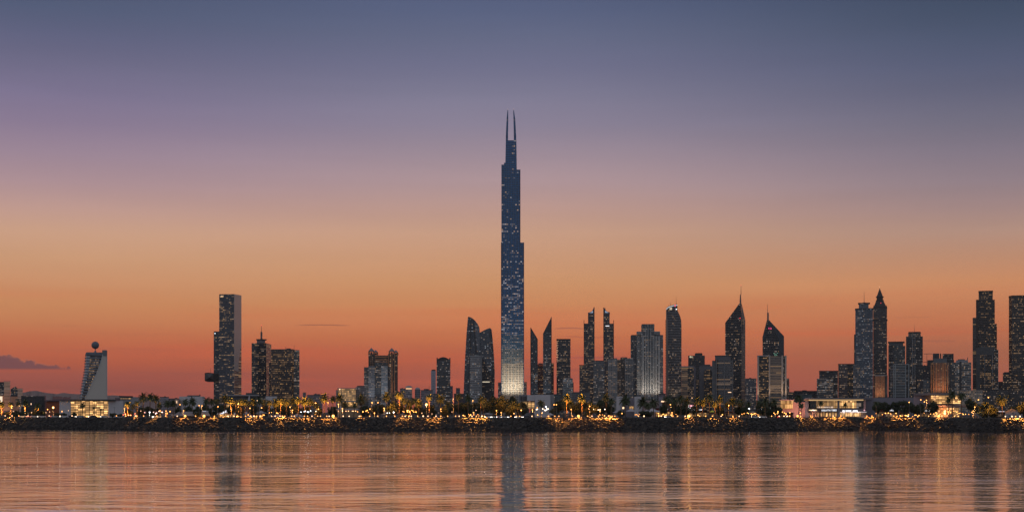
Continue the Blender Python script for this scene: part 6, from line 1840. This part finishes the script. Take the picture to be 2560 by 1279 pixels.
# hair-thin far streak left of centre, and grey bars right of the knife towers
def bar(xa, xb, yc, th, amt, col, sky):
    wob = M(nt, 'MULTIPLY', M(nt, 'SUBTRACT', cl(40, 4, 3, xa * .01), .5), th * 3.)
    dd = M(nt, 'ABSOLUTE', M(nt, 'SUBTRACT', M(nt, 'ADD', elp, wob), 1030. - yc))
    mk = M(nt, 'MULTIPLY', mr(dd, th, th * .25), M(nt, 'MULTIPLY', mr(azp, xa - 1280, xa - 1280 + (xb - xa) * .3), mr(azp, xb - 1280, xb - 1280 - (xb - xa) * .25)))
    return MIX(nt, M(nt, 'MULTIPLY', mk, amt), sky, srgb(col))
sky = bar(725, 885, 812.5, 2.0, .55, '#7a4a44', sky)
sky = bar(1375, 1470, 821, 2.6, .5, '#8f4f4c', sky)
sky = bar(1380, 1560, 842, 2.2, .35, '#9a4a48', sky)
sky = bar(1400, 1570, 893, 4., .3, '#8a4a52', sky)
sky = bar(2220, 2350, 793, 2.2, .3, '#a9684c', sky)
sky = bar(2290, 2400, 852, 4., .35, '#9a5c4c', sky)
# overhead and behind: deepening dusk blue
BACK = (.36, .375, .43)
up = mr(el, .34, 1.6)
sky = MIX(nt, up, sky, (.07, .10, .17))
back = mr(M(nt, 'ABSOLUTE', az), .55, 1.5)
sky = MIX(nt, back, sky, BACK)
sky = MIX(nt, M(nt, 'GREATER_THAN', 0., Z_), sky, (.05, .04, .045))
bg = N(nt, 'ShaderNodeBackground', ins={1: 1.}); nt.links.new(sky, bg.inputs[0])
# the physical sky after sunset adds its faint twilight
ns = N(nt, 'ShaderNodeTexSky', sky_type='NISHITA'); ns.sun_disc = False; ns.sun_elevation = math.radians(-1.5); ns.sun_rotation = math.radians(-75)
bg2 = N(nt, 'ShaderNodeBackground', ins={1: .03}); nt.links.new(ns.outputs[0], bg2.inputs[0])
ad = N(nt, 'ShaderNodeAddShader'); nt.links.new(bg.outputs[0], ad.inputs[0]); nt.links.new(bg2.outputs[0], ad.inputs[1])
wo = N(nt, 'ShaderNodeOutputWorld'); nt.links.new(ad.outputs[0], wo.inputs[0])

# last warm glow from where the sun has gone down, far behind the left of the city
L = bpy.data.lights.new('sun', 'SUN'); L.energy = .25; L.color = (1., .5, .28); L.angle = math.radians(6)
l = link('sun', L); l.rotation_euler = Vector((math.sin(math.radians(75)), -math.cos(math.radians(75)), -math.sin(math.radians(1.5)))).to_track_quat('-Z', 'Y').to_euler()

# ================================================================== HAZE
HAZE = 2.2e-5
if HAZE > 0:
    hm = bpy.data.materials.new('haze_air'); hm.use_nodes = True
    hn = hm.node_tree; hn.nodes.clear()
    pv = N(hn, 'ShaderNodeVolumePrincipled'); pv.inputs['Color'].default_value = (.78, .72, .72, 1); pv.inputs['Density'].default_value = HAZE; pv.inputs['Anisotropy'].default_value = .3
    ho = N(hn, 'ShaderNodeOutputMaterial'); hn.links.new(pv.outputs[0], ho.inputs['Volume'])
    m = MB(); m.box(-17000, 17000, -1500, 13600, -3.6, 620)
    tag(m.build('haze', hm), kind='stuff')

# ================================================================== CAMERA
cam = bpy.data.cameras.new('camera'); co = link('camera', cam)
co.location = (0, 0, CZ); co.rotation_euler = (math.pi / 2, 0, 0)
cam.sensor_width = 36; cam.lens = 36 * F / 2560; cam.shift_y = (HY - 639.5) / 2560
cam.clip_start = .5; cam.clip_end = 90000
SC.camera = co
SC.view_settings.view_transform = 'Standard'; SC.view_settings.look = 'None'; SC.view_settings.exposure = 0; SC.view_settings.gamma = 1
cy = SC.cycles
cy.use_denoising = True; cy.sample_clamp_indirect = 4; cy.sample_clamp_direct = 0; cy.use_light_tree = True
cy.max_bounces = 5; cy.diffuse_bounces = 2; cy.glossy_bounces = 3; cy.volume_bounces = 0; cy.transmission_bounces = 2
cy.volume_max_steps = 16
cy.caustics_reflective = False; cy.caustics_refractive = False
